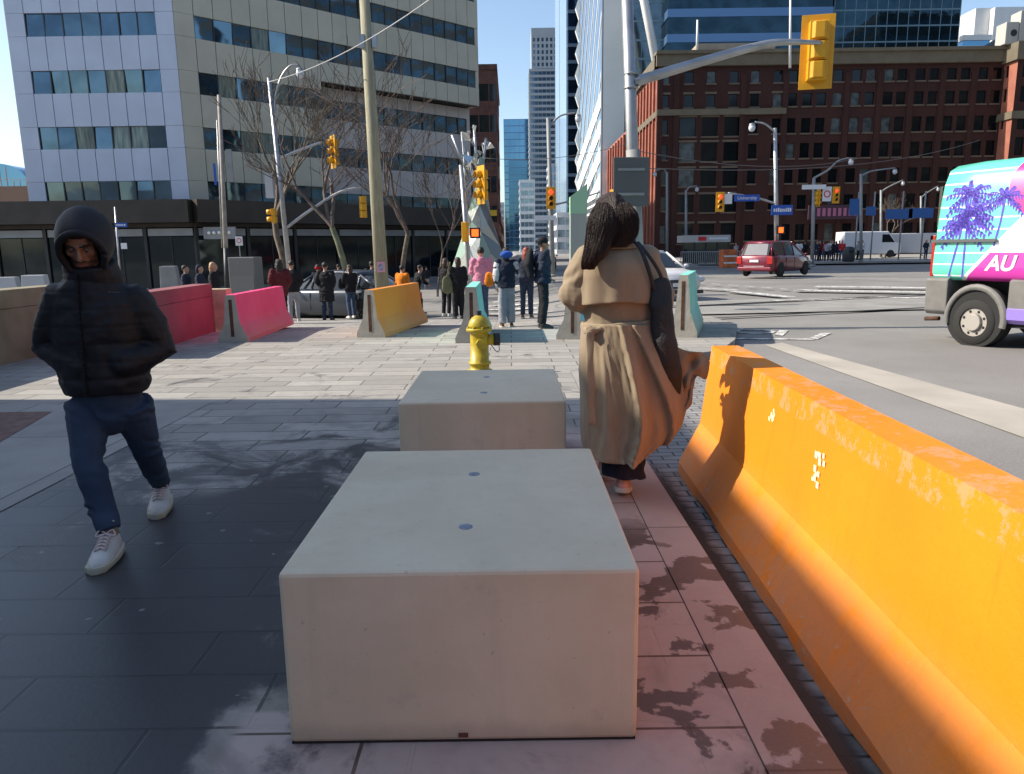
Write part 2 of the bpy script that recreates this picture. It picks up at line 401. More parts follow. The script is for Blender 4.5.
M_DARK = mat('dark_gap', (.02, .02, .02), .9)
def block(x0, x1, y0, y1, h, label):
    t = thing('concrete_block', ((x0+x1)/2, (y0+y1)/2, 0), 0, label, 'concrete block', 'concrete blocks on the plaza')
    w_, d_ = (x1-x0)/2, (y1-y0)/2
    MB().box(-w_, w_, -d_, d_, .006, h).build('block_body', M_PRE, t, bevel=.013)
    MB().box(-w_+.004, w_-.004, -d_+.004, d_-.004, .001, .008).build('base_joint', M_DARK, t)
    for yy in (-.32, .28): MB().cyl((.0, yy, h-.004), .024, .0065, 24).build('lifting_cap', M_STEEL, t)
    MB().box(-.015, .015, -d_-.004, -d_+.02, .02, .034).build('drain_slot', mat('rust', (.12, .05, .03), .9), t)
block(-.70, .37, 2.045, 3.39, .565, 'large pale concrete block nearest the camera, two round caps on top')
block(-.71, .335, 4.50, 5.74, .563, 'smaller looking concrete block just behind the near one, before the yellow hydrant')

# ------------------------------------------------------------------ jersey barriers
PROF = [(0, .30), (.075, .30), (.33, .155), (.82, .09)]    # z, half width
def barrier_mat(name, paint, patch, grey=(.42, .40, .36), top_wear=.3, low=.50):
    g = NG(name, .6, .45)
    sp = g.t.nodes.new('ShaderNodeSeparateXYZ'); g.lk(g.obj, sp.inputs[0]); oz = sp.outputs[2]; oy = sp.outputs[1]
    nz = g.noise(3.5, 8, vec=g.obj, rough=.7); nf = g.noise(26, 6, vec=g.obj, rough=.75); ng_ = g.noise(1.3, 4, vec=g.obj)
    c = g.mix(g.rng(ng_, .35, .7), paint, patch)
    vm = g.t.nodes.new('ShaderNodeMapping'); vm.inputs['Scale'].default_value = (3, 7, .7); g.lk(g.obj, vm.inputs[0])
    stk = g.noise(2.2, 6, vec=vm.outputs[0], rough=.65)
    c = g.mix(g.rng(stk, .52, .75, 0, .4), c, tuple(q*.72 for q in paint))
    lowm = g.math('SUBTRACT', 1.0, g.rng(oz, .02, low))
    dirt = g.math('MULTIPLY', lowm, g.rng(nz, .30, .54))
    c = g.mix(g.math('MULTIPLY', dirt, .5), c, (.50, .31, .20))
    chip = g.rng(g.math('ADD', nf, g.math('MULTIPLY', lowm, .10)), .70, .73)
    c = g.mix(g.math('MULTIPLY', chip, .75), c, tuple(q*1.15 for q in grey))
    topm = g.math('MULTIPLY', g.rng(oz, .80, .815), g.rng(g.noise(9, 6, vec=g.obj, rough=.8), .50, .58, 0, top_wear))
    c = g.mix(topm, c, grey)
    g.color(c); g.bump(g.math('ADD', nf, g.math('MULTIPLY', nz, .6)), .35, .008)
    return g.m
M_BCON = mat('barrier_concrete', (.46, .43, .37), .85, var=.18, vs=4, bump=.3, bs=40, c2=(.36, .33, .27))
def barrier(A, ang, L, hs, paint_m, label, sides=None, ragged=False, name='traffic_barrier', ws=1.0):
    # A: middle of the near end on the ground, ang: heading of its length from +Y (clockwise positive)
    t = thing(name, A, -ang, label, 'barrier', 'concrete traffic barriers')
    k = hs/.82
    prof = [(z*k, w_*ws) for z, w_ in PROF]
    pl = [(-w_, z) for z, w_ in prof] + [(w_, z) for z, w_ in reversed(prof)]
    N = max(6, int(L/.12)); rr = random.Random(label); body = MB(); rings = []
    for i in range(N+1):
        y = L*i/N; wob = (rr.random()-.5)*.010 if ragged else 0; r_ = []
        for (x, z) in pl:
            q = z
            if z == 0 and ragged: q = max(0, (noise.noise(Vector((y*2.3, x*5, 1)))*.05))
            jx = noise.noise(Vector((y*3, z*6, x*4)))*.006
            r_.append((x+jx*(1 if x > 0 else -1), y, q))
        rings.append(r_)
    body.loft(rings, cap=False, smooth=False)
    n = len(pl)
    body.build('painted_faces', paint_m, t, bevel=.012 if False else 0)
    for yy, s_ in ((-.003, 1), (L+.003, -1)):
        e = MB()
        e.prism(pl, (0, .006), Matrix.Translation((0, yy+.003, 0)) @ Matrix.Rotation(R(90), 4, 'X'))
        e.build('end_face', M_BCON if sides is None else sides, t)
    kw = MB(); kw.box(-.028, .028, -.010, -.0045, .10*k, .74*k); kw.build('key_slot', M_RUST, t)
    return t
M_RUST = mat('slot_rust', (.05, .03, .02), .9, c2=(.14, .06, .03), vs=9, var=.1)
M_ORANGE = barrier_mat('orange_paint', (.83, .235, .003), (.87, .265, .004))
Ar = Vector((1.52, 5.12, ROAD)); 
bo = barrier(Vector((1.02+.30, -.9, ROAD)), math.atan2(.17, 6.0), 6.02, .92, M_ORANGE,
             'long orange painted concrete barrier along the kerb on the right', sides=M_ORANGE, ragged=True)
# stencilled marks and loose grit on the orange barrier
mk = MB()
rr = random.Random(3)
for (yy, zz, n_, s_) in ((4.62, .72, 7, .05), (3.95, .66, 12, .07)):
    for _ in range(n_):
        y = yy+(rr.random()-.5)*s_*1.5; z = zz+(rr.random()-.5)*s_*2
        f = (z-.37)/(.92-.37); xx = -(.155+(.09-.155)*f)-.0035
        a = .007+rr.random()*.008
        mk.box(xx, xx+.002, y-a, y+a, z-a, z+a)
mk.build('stencil_mark', mat('worn_white', (.85, .72, .5), .8), bo)
M_PINK = barrier_mat('pink_paint', (.80, .055, .20), (.86, .08, .24)); M_YEL = barrier_mat('amber_paint', (.74, .225, .012), (.78, .26, .015))
M_MINT = barrier_mat('mint_paint', (.20, .66, .54), (.28, .72, .60)); M_BLUE = barrier_mat('blue_paint', (.02, .42, .68), (.03, .5, .75))
def bar_px(bl, br, far, top, m_, label, L, ws=1., hs=None, turn=0., ang=None):
    a = G(*bl); b = G(*br); c_ = (a+b)/2; f = G(*far); d = f-b
    h = hs or (P((bl[0]+br[0])/2, top, c_.y).z-c_.z)
    return barrier(Vector((c_.x, c_.y, c_.z)), (math.atan2(d.x, d.y)+turn) if ang is None else ang, L, h, m_, label, ws=ws)
bar_px((217, 343), (250, 342), (278, 326), 295, M_PINK, 'hot pink barrier with grey end, left of the amber one', 3.0, .85, turn=R(9))
bar_px((356, 338), (386, 337), (412, 325), 290, M_YEL, 'amber yellow barrier standing before the wooden utility pole', 2.7, .85, turn=R(9))
bar_px((453, 344), (491, 342), (494, 328), 287, M_MINT, 'mint green barrier directly behind the yellow hydrant', 2.0, .9)
bar_px((551, 340), (594, 339), (597, 328), 288, M_BLUE, 'blue and grey barrier half hidden behind the woman in the coat', 2.0, .9)
bar_px((667, 338), (697, 337), (715, 321), 275, M_MINT, 'mint green barrier to the right of the woman, by the white car', 2.2, .80, ang=R(17))

# ------------------------------------------------------------------ low walls
def low_wall(name, A, B, th, h, m_, label, capm=None):
    d = Vector((B[0]-A[0], B[1]-A[1], 0)); L = d.length
    t = thing(name, (A[0], A[1], T(A[0], A[1])), math.atan2(d.y, d.x), label, 'wall')
    MB().box(0, L, 0, th, -.1, h*.74).build('wall_face', m_, t, bevel=.008)
    MB().box(0, L, .012, th-.012, h*.74+.0, h*.745).build('joint', M_DARK, t)
    MB().box(0, L, 0, th, h*.745, h).build('coping', capm or m_, t, bevel=.008)
    return t
M_WY = mat('ochre_concrete', (.19, .165, .10), .85, c2=(.27, .24, .16), vs=1.8, bump=.25, bs=30)
M_WP = mat('pink_concrete', (.22, .065, .08), .85, c2=(.27, .095, .105), vs=1.6, bump=.25, bs=30)
a = G(30, 356)
low_wall('plaza_wall', (-6.95, 5.0), (-7.1, 12.2), .4, P(10, 290, 10.4).z, M_WY, 'ochre concrete wall on the far left behind the hooded man')
low_wall('plaza_wall', (-5.5, 10.6), (-5.72, 14.3), .35, P(190, 287, 13).z, M_WP, 'pink painted concrete wall beside the hooded man', M_WP)
M_WE = mat('tan_concrete', (.50, .38, .26), .85, var=.2, vs=3)
t = thing('wall_pier', (-5.6, 14.35, 0), 0, 'tan concrete pier closing the end of the pink wall', 'pier')
MB().box(-.3, .12, 0, .3, -.1, .80).build('pier_body', M_WE, t, bevel=.01)

# ------------------------------------------------------------------ hydrant
M_HY = mat('hydrant_yellow', (.52, .39, .012), .45, c2=(.38, .27, .012), vs=12, bump=.12, bs=40, coat=.2)
hp = G(480, 372)
t = thing('fire_hydrant', hp, R(8), 'yellow fire hydrant with black side cap behind the concrete blocks', 'fire hydrant')
s = .72/.75
def lathe(prof, seg=24): 
    return [[(math.cos(2*math.pi*k/seg)*r, math.sin(2*math.pi*k/seg)*r, z) for k in range(seg)] for r, z in prof]
MB().loft(lathe([(.155, 0), (.155, .03), (.12, .035), (.118, .10), (.14, .105), (.14, .13), (.115, .135), (.112, .46), (.118, .50), (.155, .505), (.16, .53), (.155, .545), (.12, .55)])).build('barrel', M_HY, t)
MB().loft(lathe([(.135, .552), (.132, .58), (.118, .63), (.09, .67), (.05, .695), (.045, .70)])).build('bonnet', M_HY, t)
MB().prism([(math.cos(k*math.pi/3)*.035, math.sin(k*math.pi/3)*.035) for k in range(6)], (.70, .755)).build('operating_nut', mat('nut_black', (.03,.03,.035), .5), t)
for k in range(8):
    a_ = k*math.pi/4+.2; MB().cyl((math.cos(a_)*.142, math.sin(a_)*.142, .535), .012, .03, 8).build('bolt', M_HY, t)
MB().cyl((0, -.185, .37), .052, .08, 20, 'Y').build('front_nozzle', M_HY, t)
MB().cyl((0, -.20, .37), .062, .03, 6, 'Y').build('nozzle_cap', M_HY, t)
nz_ = MB().cyl((.09, 0, .40), .068, .09, 20, 'X').build('side_nozzle', M_HY, t)
MB().cyl((.175, 0, .40), .078, .075, 16, 'X').build('side_cap', mat('cap_black', (.02, .02, .022), .5), t)
MB().tube(cat_rom([(.14, -.03, .34), (.20, -.07, .26), (.24, -.05, .27), (.235, -.02, .35)], 6), .006, 6).build('chain', M_STEEL, t)
# ------------------------------------------------------------------ buildings
def glass(name, c, rough=.06, metal=.9, wav=.0, vs=.35):
    g = NG(name, rough, .5); g.b.inputs['Metallic'].default_value = metal
    n_ = g.noise(vs, 4, dist=.6); g.color(g.mix(g.rng(n_, .3, .7), tuple(q*.75 for q in c), tuple(min(1, q*1.2) for q in c)))
    if wav: g.bump(g.noise(.5, 2), wav, .05)
    return g.m
GL_OFF = glass('office_glass', (.10, .155, .20), .04, .9, .25)
GL_DARK = glass('shop_glass', (.035, .045, .05), .06, .8)
GL_BRICK = glass('warehouse_glass', (.016, .02, .023), .08, .6)
GL_SKY = glass('sky_glass', (.36, .50, .64), .03, .95)
GL_TWR = glass('tower_glass', (.035, .065, .085), .05, .9, .3)
GL_BLUE = glass('blue_glass', (.15, .31, .46), .05, .9, 0, .03)
M_PANEL = mat('office_panel', (.50, .47, .37), .5, .0, var=.06, vs=.5, bump=.05)  # warm light thrown back by the street put into this wing's colour
M_PANEL2 = mat('office_panel_sky_tint', (.46, .51, .62), .45, 0, var=.06, vs=.5)  # end face copy of the panel, blue sky reflection put into the colour
M_PANEL3 = mat('office_panel_low', (.48, .44, .41), .55, 0, var=.06, vs=.5)
M_FASC = mat('dark_fascia', (.035, .028, .022), .6, var=.2, vs=1)
M_STRIP = mat('grey_awning', (.30, .33, .36), .6, var=.1, vs=1)
M_MULL = mat('mullion', (.025, .027, .03), .5)
M_WHITE = mat('white_metal', (.74, .74, .72), .45, var=.06, vs=.4)
M_LGREY = mat('light_grey_render', (.46, .48, .50), .7, var=.08, vs=.3)
M_BROWNB = mat('brown_brick', (.12, .055, .045), .85, var=.25, vs=2)

class Face:                                           # a vertical wall plane: u runs along it, out is its normal
    def __init__(s, A, B):
        s.A = Vector((A[0], A[1], 0)); d = Vector((B[0]-A[0], B[1]-A[1], 0)); s.L = d.length; s.u = d.normalized()
        s.n = Vector((s.u.y, -s.u.x, 0))              # to the right of travel
    def p(s, u, z, o=0.): return s.A + s.u*u + s.n*o + Vector((0, 0, z))
    def box(s, mb, u0, u1, z0, z1, o0, o1):
        vs = [s.p(u, z, o) for u in (u0, u1) for o in (o0, o1) for z in (z0, z1)]
        mb.add(vs, [(0,1,3,2), (4,6,7,5), (0,4,5,1), (2,3,7,6), (0,2,6,4), (1,5,7,3)])
def wins(face_list, parent, m_, name='window', cap=100, alt=None, prob=.15):
    """face_list: list of MB builders (one per window) with their size; the largest get an object of their own"""
    face_list.sort(key=lambda q: -q[0])
    for a, mb in face_list[:cap]: mb.build(name, alt if alt and rw.random() < prob else m_, parent, fix=False)
    if len(face_list) > cap:
        r = MB()
        for a, mb in face_list[cap:]: r.add(mb.v, mb.f)
        r.build(name, m_, parent, fix=False)['kind'] = 'stuff'
rw = random.Random(5)
def pane(F, u0, u1, z0, z1, o, tilt=.012):
    mb = MB(); a = (rw.random()-.5)*tilt; b = (rw.random()-.5)*tilt
    mb.quad(F.p(u0, z0, o-a-b), F.p(u1, z0, o+a-b), F.p(u1, z1, o+a+b), F.p(u0, z1, o-a+b))
    d = F.p((u0+u1)/2, 0).length
    return ((u1-u0)*(z1-z0)/d/d, mb)

# --- the pale office block on the left
YB = 48.0
A0 = P(16, 100, YB); A1 = P(181, 100, YB)
A = (A0.x, YB); B = (A1.x, YB); C = (P(478.5, 60, 64.6).x, 64.6)
ob = thing('office_building', (B[0], B[1], T(*B)), 0, 'pale panelled office block with ribbon windows above dark shopfronts, left', 'building')
O = ob.location
class LFace(Face):
    def __init__(s, A, B, org): super().__init__(A, B); s.A -= Vector((org.x, org.y, org.z))
top_b = P(100, 15.5, YB).z; dz = (P(100, 126.6, YB).z-P(100, 181.5, YB).z)
z_tops = [P(100, 181.5, YB).z + k*dz for k in range(-1, 9)]; bh = P(100, 126.6, YB).z-P(100, 148.6, YB).z
ZTOP = 36.0
def office_face(Aq, Bq, cols, ends, zlo, zhi, pm, rows, gmat, off=0.):
    F = LFace(Aq, Bq, O); W = F.L/cols; spand = MB(); wl = []; mull = MB()
    edges = []
    prev = zlo
    for zt in rows:
        if zt-bh > zlo+.1 and zt < zhi: edges.append((prev, zt-bh)); prev = zt
        elif zt > zlo and zt-bh <= zlo: prev = zt if zt < zhi else prev
    edges.append((prev, zhi))
    for z0, z1 in edges:                              # panels, each with its joint
        zz = [z0, z1]
        for k in range(cols): F.box(spand, k*W+.022, (k+1)*W-.022, z0+.015, z1-.015, -.25, .0+off)
    e0, e1 = (1, 0) if ends < 0 else (ends, ends)
    for zt in rows:
        if zt-bh > zlo+.05 and zt < zhi:
            for k in range(e0, cols-e1):
                wl.append(pane(F, k*W+.04, (k+1)*W-.04, zt-bh, zt, -.12, .07))
                F.box(mull, k*W-.035, k*W+.035, zt-bh, zt, -.2, -.07)
            for k in list(range(0, e0))+list(range(cols-e1, cols)): F.box(spand, k*W+.022, (k+1)*W-.022, zt-bh+.0, zt, -.25, off)
    F.box(mull, .0, F.L, zlo, zhi, -.6, -.255)
    spand.build('cladding_panels', pm, ob); mull.build('mullions', M_MULL, ob)
    return wl
rows = z_tops
W1 = office_face(A, B, 9, 1, 4.4-O.z*0, ZTOP, M_PANEL2, rows, GL_OFF)
SOF = 13.1; Ct = .40
Bm = (B[0]+(C[0]-B[0])*Ct, B[1]+(C[1]-B[1])*Ct)
W2 = office_face(B, Bm, 8, -1, 4.2, ZTOP, M_PANEL, rows, GL_OFF)
W3 = office_face(Bm, C, 13, 0, SOF, ZTOP, M_PANEL, rows, GL_OFF)
n_ = Vector((C[1]-B[1], -(C[0]-B[0]), 0)).normalized()
rc = 1.3; Br = (Bm[0]-n_.x*rc, Bm[1]-n_.y*rc); Cr = (C[0]-n_.x*rc+.0, C[1]-n_.y*rc)
W4 = office_face(Br, Cr, 12, 0, 4.2, SOF-.05, M_PANEL3, [z-.3 for z in rows], GL_OFF)
for q in (W1, W2, W3, W4):
    for a, mb in q: mb.v = [Vector(v) for v in mb.v]
GL_BLIND = mat('blind_behind_glass', (.20, .24, .20), .25, .2, c2=(.05, .08, .08), vs=2.2, stretch=(3, 3, .3), spec=.8)
wins([w for w in W1+W2+W3+W4], ob, GL_OFF, alt=GL_BLIND, prob=.2)
# solid core, soffit and far corner
mb = MB()
back = Vector((-n_.x, -n_.y, 0))
core = [(A[0]+.4, A[1]+.7), (B[0]-.3, B[1]+.7), (C[0]-.9, C[1]+.3), (C[0]-9, C[1]+12), (A[0]+.4, A[1]+26)]
lowc = [(A[0]+.4, A[1]+.7), (B[0]-.3, B[1]+.7), (Bm[0]-.8, Bm[1]-.1), (Br[0]-.2, Br[1]+.8), (Cr[0]-.6, Cr[1]+.6), (C[0]-9, C[1]+12), (A[0]+.4, A[1]+26)]
rel = lambda pl: [(x-O.x, y-O.y) for x, y in pl]
mb.prism(rel(core), (SOF, ZTOP-.1)); mb.prism(rel(lowc), (-1.2-O.z, SOF))
mb.v = [Vector((v[0], v[1], v[2]-(0 if v[2] > 5 else 0))) for v in mb.v]
mb.build('core', M_FASC, ob)
mb = MB(); F = LFace((C[0], C[1]), (C[0]-9, C[1]+12), O); F.box(mb, .05, F.L, SOF, ZTOP, -.3, 0); mb.build('side_wall', M_PANEL, ob)
mb = MB(); F = LFace((A[0]-.02, A[1]+26), (A[0]-.02, A[1]+.02), O); F.box(mb, 0, F.L, 4, ZTOP, -.3, 0); mb.build('side_wall', M_PANEL, ob)
mb = MB(); F = LFace(Cr, (Cr[0]-6, Cr[1]+8), O); F.box(mb, 0, F.L, 0, SOF, -.3, .0); mb.build('side_wall', M_PANEL3, ob)
mb = MB(); F = LFace((Cr[0]+n_.x*2.9-.6, Cr[1]+n_.y*2.9-.4), (Cr[0]+n_.x*2.9, Cr[1]+n_.y*2.9), O); pass
# everything above was given absolute heights: drop it to world heights
for ch in ob.children: ch.location.z = 0
ZOFF = -O.z
for ch in ob.children:
    ch.location.z = 0
# shopfronts
L0, L1, L2 = (-52, 45.5), (B[0]+1.2, 45.5), (P(476, 220, 61.6).x, 61.6)
sf = thing('shopfront', (L1[0], L1[1], T(*L1)), 0, 'dark glazed shopfront row with grey awning strip and deep brown fascia', 'shopfront')
O2 = sf.location
gz0 = -.0; wl = []; fa = MB(); stp = MB(); mu = MB(); plin = MB()
for (a, b, mod) in ((L0, L1, 2.9), (L1, L2, 3.1)):
    F = Face(a, b); F.A = F.A - Vector((O2.x, O2.y, O2.z))
    h4, h3, h2 = 4.55, 3.25, 2.75
    F.box(fa, -.3, F.L+.2, h3, h4, -3.4, 1.3)
    F.box(fa, -.3, F.L+.2, h3-.25, h3-.02, -3.4, .3)
    n = round(F.L/mod); w_ = F.L/n
    for k in range(n):
        F.box(stp, k*w_+.16, (k+1)*w_-.16, h2-.25, h3-.32, -.06, .06)
        for j in range(2):
            wl.append(pane(F, k*w_+.1+j*(w_-.1)/2, k*w_+.04+(j+1)*(w_-.1)/2, -.6, h2-.3, -.02, .02))
        F.box(mu, k*w_-.09, k*w_+.09, -1.3, h3, -.12, .12); F.box(mu, k*w_+w_/2-.03, k*w_+w_/2+.03, -.8, h2-.3, -.08, .02)
    F.box(plin, -.1, F.L, -1.4, -.6, -.1, .05); F.box(mu, 0, F.L, -1.3, h3-.3, -3, -2.6)
fa.build('fascia', M_FASC, sf); stp.build('awning_strip', M_STRIP, sf); mu.build('posts', M_MULL, sf); plin.build('plinth', mat('plinth_grey', (.22,.22,.21), .8), sf)
wins(wl, sf, GL_DARK)
for ch in list(ob.children)+list(sf.children):        # heights were written as world heights
    for v in ch.data.vertices: pass
def to_world_heights(root):
    z = root.location.z
    for ch in root.children: ch.location.z = -z if ch.parent is root else 0
# Face-based geometry already has the root height taken off
for root in (ob, sf): pass
for ch in ob.children:
    if ch.name.startswith('core'): ch.location.z = -O.z

# --- brick warehouse on the right
g = NG('red_brick', .85, .3)
bc, bf = g.brick(.24, .075, vec=None, mortar=.01, c1=(.235,.075,.055), c2=(.30,.10,.07), cm=(.16,.10,.085))
nb = g.noise(.25, 6); n2 = g.noise(3, 6)
c = g.mix(g.rng(nb, .35, .7, 0, .6), (.056, .022, .018), (.038, .016, .014)); c = g.mix(g.rng(n2, .5, .75, 0, .4), c, (.07, .028, .022))
g.color(c); M_BRICK = g.m  # front brick darkened, its deep shade put into the colour
M_BRICK2 = mat('brick_sunlit_tint', (.30, .105, .07), .85, c2=(.37, .14, .09), vs=.6)  # paler copy of the brick for sunny sides, sunlight put into the colour
M_STONE = mat('sandstone', (.13, .10, .072), .8, var=.12, vs=.6)
M_OLIVE = mat('olive_cornice', (.15, .14, .10), .75, var=.12, vs=.5)
def punched(F, mb, u0, u1, z0, z1, ops, dep=.28, off=0.):
    us = sorted({u0, u1, *[q for o in ops for q in o[:2]]}); zs = sorted({z0, z1, *[q for o in ops for q in o[2:4]]})
    for i in range(len(us)-1):
        for j in range(len(zs)-1):
            cu, cz = (us[i]+us[i+1])/2, (zs[j]+zs[j+1])/2
            if any(o[0] < cu < o[1] and o[2] < cz < o[3] for o in ops): continue
            mb.quad(F.p(us[i], zs[j], off), F.p(us[i+1], zs[j], off), F.p(us[i+1], zs[j+1], off), F.p(us[i], zs[j+1], off))
    for a, b, c_, d in [o[:4] for o in ops]:
        mb.quad(F.p(a, c_, off), F.p(a, d, off), F.p(a, d, off-dep), F.p(a, c_, off-dep)); mb.quad(F.p(b, c_, off), F.p(b, d, off), F.p(b, d, off-dep), F.p(b, c_, off-dep))
        mb.quad(F.p(a, d, off), F.p(b, d, off), F.p(b, d, off-dep), F.p(a, d, off-dep)); mb.quad(F.p(a, c_, off), F.p(b, c_, off), F.p(b, c_, off-dep), F.p(a, c_, off-dep))
YF = 100.0; X0 = P(658, 150, YF).x; X1 = P(1003, 150, YF).x
zz = lambda y, x=800: P(x, y, YF).z
wb = thing('brick_warehouse', (X0, YF, 0), 0, 'long dark red brick warehouse with rows of windows and sandstone cornice', 'building')
Fb = LFace((X0, YF), (X1, YF), wb.location)
rowz = [(zz(82), zz(70)), (zz(106), zz(93)), (zz(133), zz(118)), (zz(158), zz(143)), (zz(183), zz(169)), (zz(209), zz(195)), (zz(240), zz(224))]
UX = lambda px: P(px, 120, YF).x-X0
colsL = [664, 688, 710, 732.6, 753.6, 776.4]; colsR = [791, 806, 820, 836, 854, 868, 886, 899, 917, 930.5, 948, 961.5, 979, 993]
ops = []; sls = []; wl = []; lint = MB()
for r, (a, b) in enumerate(rowz):
    for i, px in enumerate(colsL+colsR):
        big = r >= 2 and i in (1, 2, 3)
        hw = (1.02 if big else .55 if i < 6 else .60); u = UX(px)
        if r >= 2 and i == 0: hw = .5
        aa, bb = (a-.25, b+.25) if big else (a, b)
        ops.append((u-hw, u+hw, aa, bb))
        wl.append(pane(Fb, u-hw, u+hw, aa, bb, -.2, .02))
        s1 = MB(); Fb.box(s1, u-hw-.12, u+hw+.12, aa-.2, aa-.005, -.1, .12); sls.append(((aa+30)/100, s1))
        if big or (r == 1 and i < 6): Fb.box(lint, u-hw-.2, u+hw+.2, bb+.005, bb+.28, -.05, .1)
CT=zz(50); CB=zz(65)
wall = MB(); punched(Fb, wall, 0, Fb.L, -.3, CB, ops)
wall.build('front_wall', M_BRICK, wb, fix=False)
pil = MB()
for px in (659.5, 676, 742, 784, 845, 877, 908, 939, 970, 1000):
    u = UX(px); Fb.box(pil, u-.35, u+.35, -.3, CB-1, .003, .20)
pil.build('brick_piers', M_BRICK, wb)
wins(sls, wb, M_STONE, 'sill'); lint.build('lintels', M_STONE, wb)
GL_PALE = mat('pale_blind', (.10, .12, .12), .3, .1, c2=(.03, .035, .035), vs=1.5, spec=.6)
wins(wl, wb, GL_BRICK, alt=GL_PALE, prob=.16)
co = MB(); Fb.box(co, -.5, Fb.L, CB, CT-.4, -1, .5); Fb.box(co, -.6, Fb.L, CT-.4, CT, -1, .8)
Fb.box(co, -.3, UX(785), zz(114), zz(108), -.2, .35)
Fs = LFace((X0, YF+22.5), (X0, YF), wb.location)
Fs.box(co, 0, Fs.L, CB, CT-.4, -1, .5); Fs.box(co, 0, Fs.L, zz(114), zz(108), -.2, .3)
co.build('cornice', M_OLIVE if False else mat('cornice_stone', (.15, .125, .085), .8, var=.1, vs=1), wb)
ops = []; wl = []; tr = MB()
for k in range(9):
    u = 1.3+k*2.45
    for r, (a, b) in enumerate(rowz):
        ops.append((u-.62, u+.62, a-.2, b+.4)); wl.append(pane(Fs, u-.62, u+.62, a-.2, b+.4, -.25, .01))
    Fs.box(tr, u+.98, u+1.46, 0, CB-.5, .003, .28)
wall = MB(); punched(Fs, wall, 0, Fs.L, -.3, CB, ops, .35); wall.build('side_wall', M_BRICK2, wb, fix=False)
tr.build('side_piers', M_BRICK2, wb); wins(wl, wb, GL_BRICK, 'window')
cr = MB(); cr.box(.8, X1-X0, .8, 22, -.3, CB); cr.build('core', M_FASC, wb)
M_ROOFBOX = mat('roof_box', (.36, .30, .23), .8, var=.1, vs=1)
ro = thing('roof_plant_room', (P(697, 50, 103).x, 103, CT-.5), 0, 'beige plant room on the brick warehouse roof', 'roof structure')
MB().box(0, P(775, 50, 103).x-P(697, 50, 103).x, 0, 5, 0, P(740, 43, 103).z-CT+.5).build('room_wall', M_ROOFBOX, ro)
wg = thing('brick_wing', (P(1014, 100, 97.4).x, 97.4, 0), 0, 'projecting brick wing at the right edge with sunlit corner', 'building')
Fw = LFace((wg.location.x, 97.4), (wg.location.x+14, 97.4), wg.location); wall = MB(); ops = []; wl = []
for k in range(3):
    for (a, b) in rowz: ops.append((1.2+k*3-.5, 1.2+k*3+.6, a-.3, b)); wl.append(pane(Fw, 1.2+k*3-.5, 1.2+k*3+.6, a-.3, b, -.2))
punched(Fw, wall, 0, 14, -.3, CT-2.1, ops); wall.build('front_wall', M_BRICK, wg, fix=False); wins(wl, wg, GL_BRICK)
Fw2 = LFace((wg.location.x, 100.2), (wg.location.x, 97.4), wg.location); wall = MB(); ops = []; wl = []
for (a, b) in rowz[:3]: ops.append((.5, 1.2, a, b)); wl.append(pane(Fw2, .5, 1.2, a, b, -.2))
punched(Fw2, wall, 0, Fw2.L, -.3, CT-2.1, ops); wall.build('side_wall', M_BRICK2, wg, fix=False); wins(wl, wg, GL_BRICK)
co = MB(); co.box(-.4, 14, -.4, 2.9, CT-2.1, CT); co.box(-.25, 14, -.25, 2.9, 16.6, 17.5); co.build('cornice', MATS['cornice_stone'], wg)
cu = thing('cooling_unit', (P(1006, 30, 98.5).x, 98.5, CT), 0, 'grey cooling unit on the roof of the right brick wing', 'cooling unit')
MB().box(0, 1.6, 0, 2, .02, 2.6).box(1.7, 4, 0, 2, .02, 3.9).build('casing', mat('unit_grey', (.42,.41,.38), .6), cu, bevel=.06)
MB().cyl((1.0, 0, 1.3), .4, -.05, 16, 'Y').cyl((2.8, 0, 2.6), .6, -.05, 16, 'Y').build('fan_grille', M_MULL, cu)
# lower brick building further along the street
b2 = thing('brick_rowhouse', (19.3, 126.5, 0), 0, 'lower sunlit red brick building with tall arcade piers down the street', 'building')
F2 = LFace((19.3, 157), (19.3, 126.5), b2.location); h2_ = P(625, 130, 126).z
ops = []; wl = []; tr = MB()
for k in range(9):
    u = 1.9+k*3.3
    for r in range(4): ops.append((u-.8, u+.8, 2+r*4.6, 5+r*4.6)); wl.append(pane(F2, u-.8, u+.8, 2+r*4.6, 5+r*4.6, -.35, .01))
    F2.box(tr, u+1.3, u+2.0, 0, h2_-.6, .003, .5)
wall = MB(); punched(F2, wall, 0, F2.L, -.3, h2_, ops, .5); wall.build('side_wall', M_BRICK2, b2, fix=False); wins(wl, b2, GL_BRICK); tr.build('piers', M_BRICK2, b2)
Fq = LFace((19.3, 126.5), (34, 126.5), b2.location); wall = MB(); punched(Fq, wall, 0, 14.7, -.3, h2_, []); wall.build('front_wall', M_BRICK, b2, fix=False)

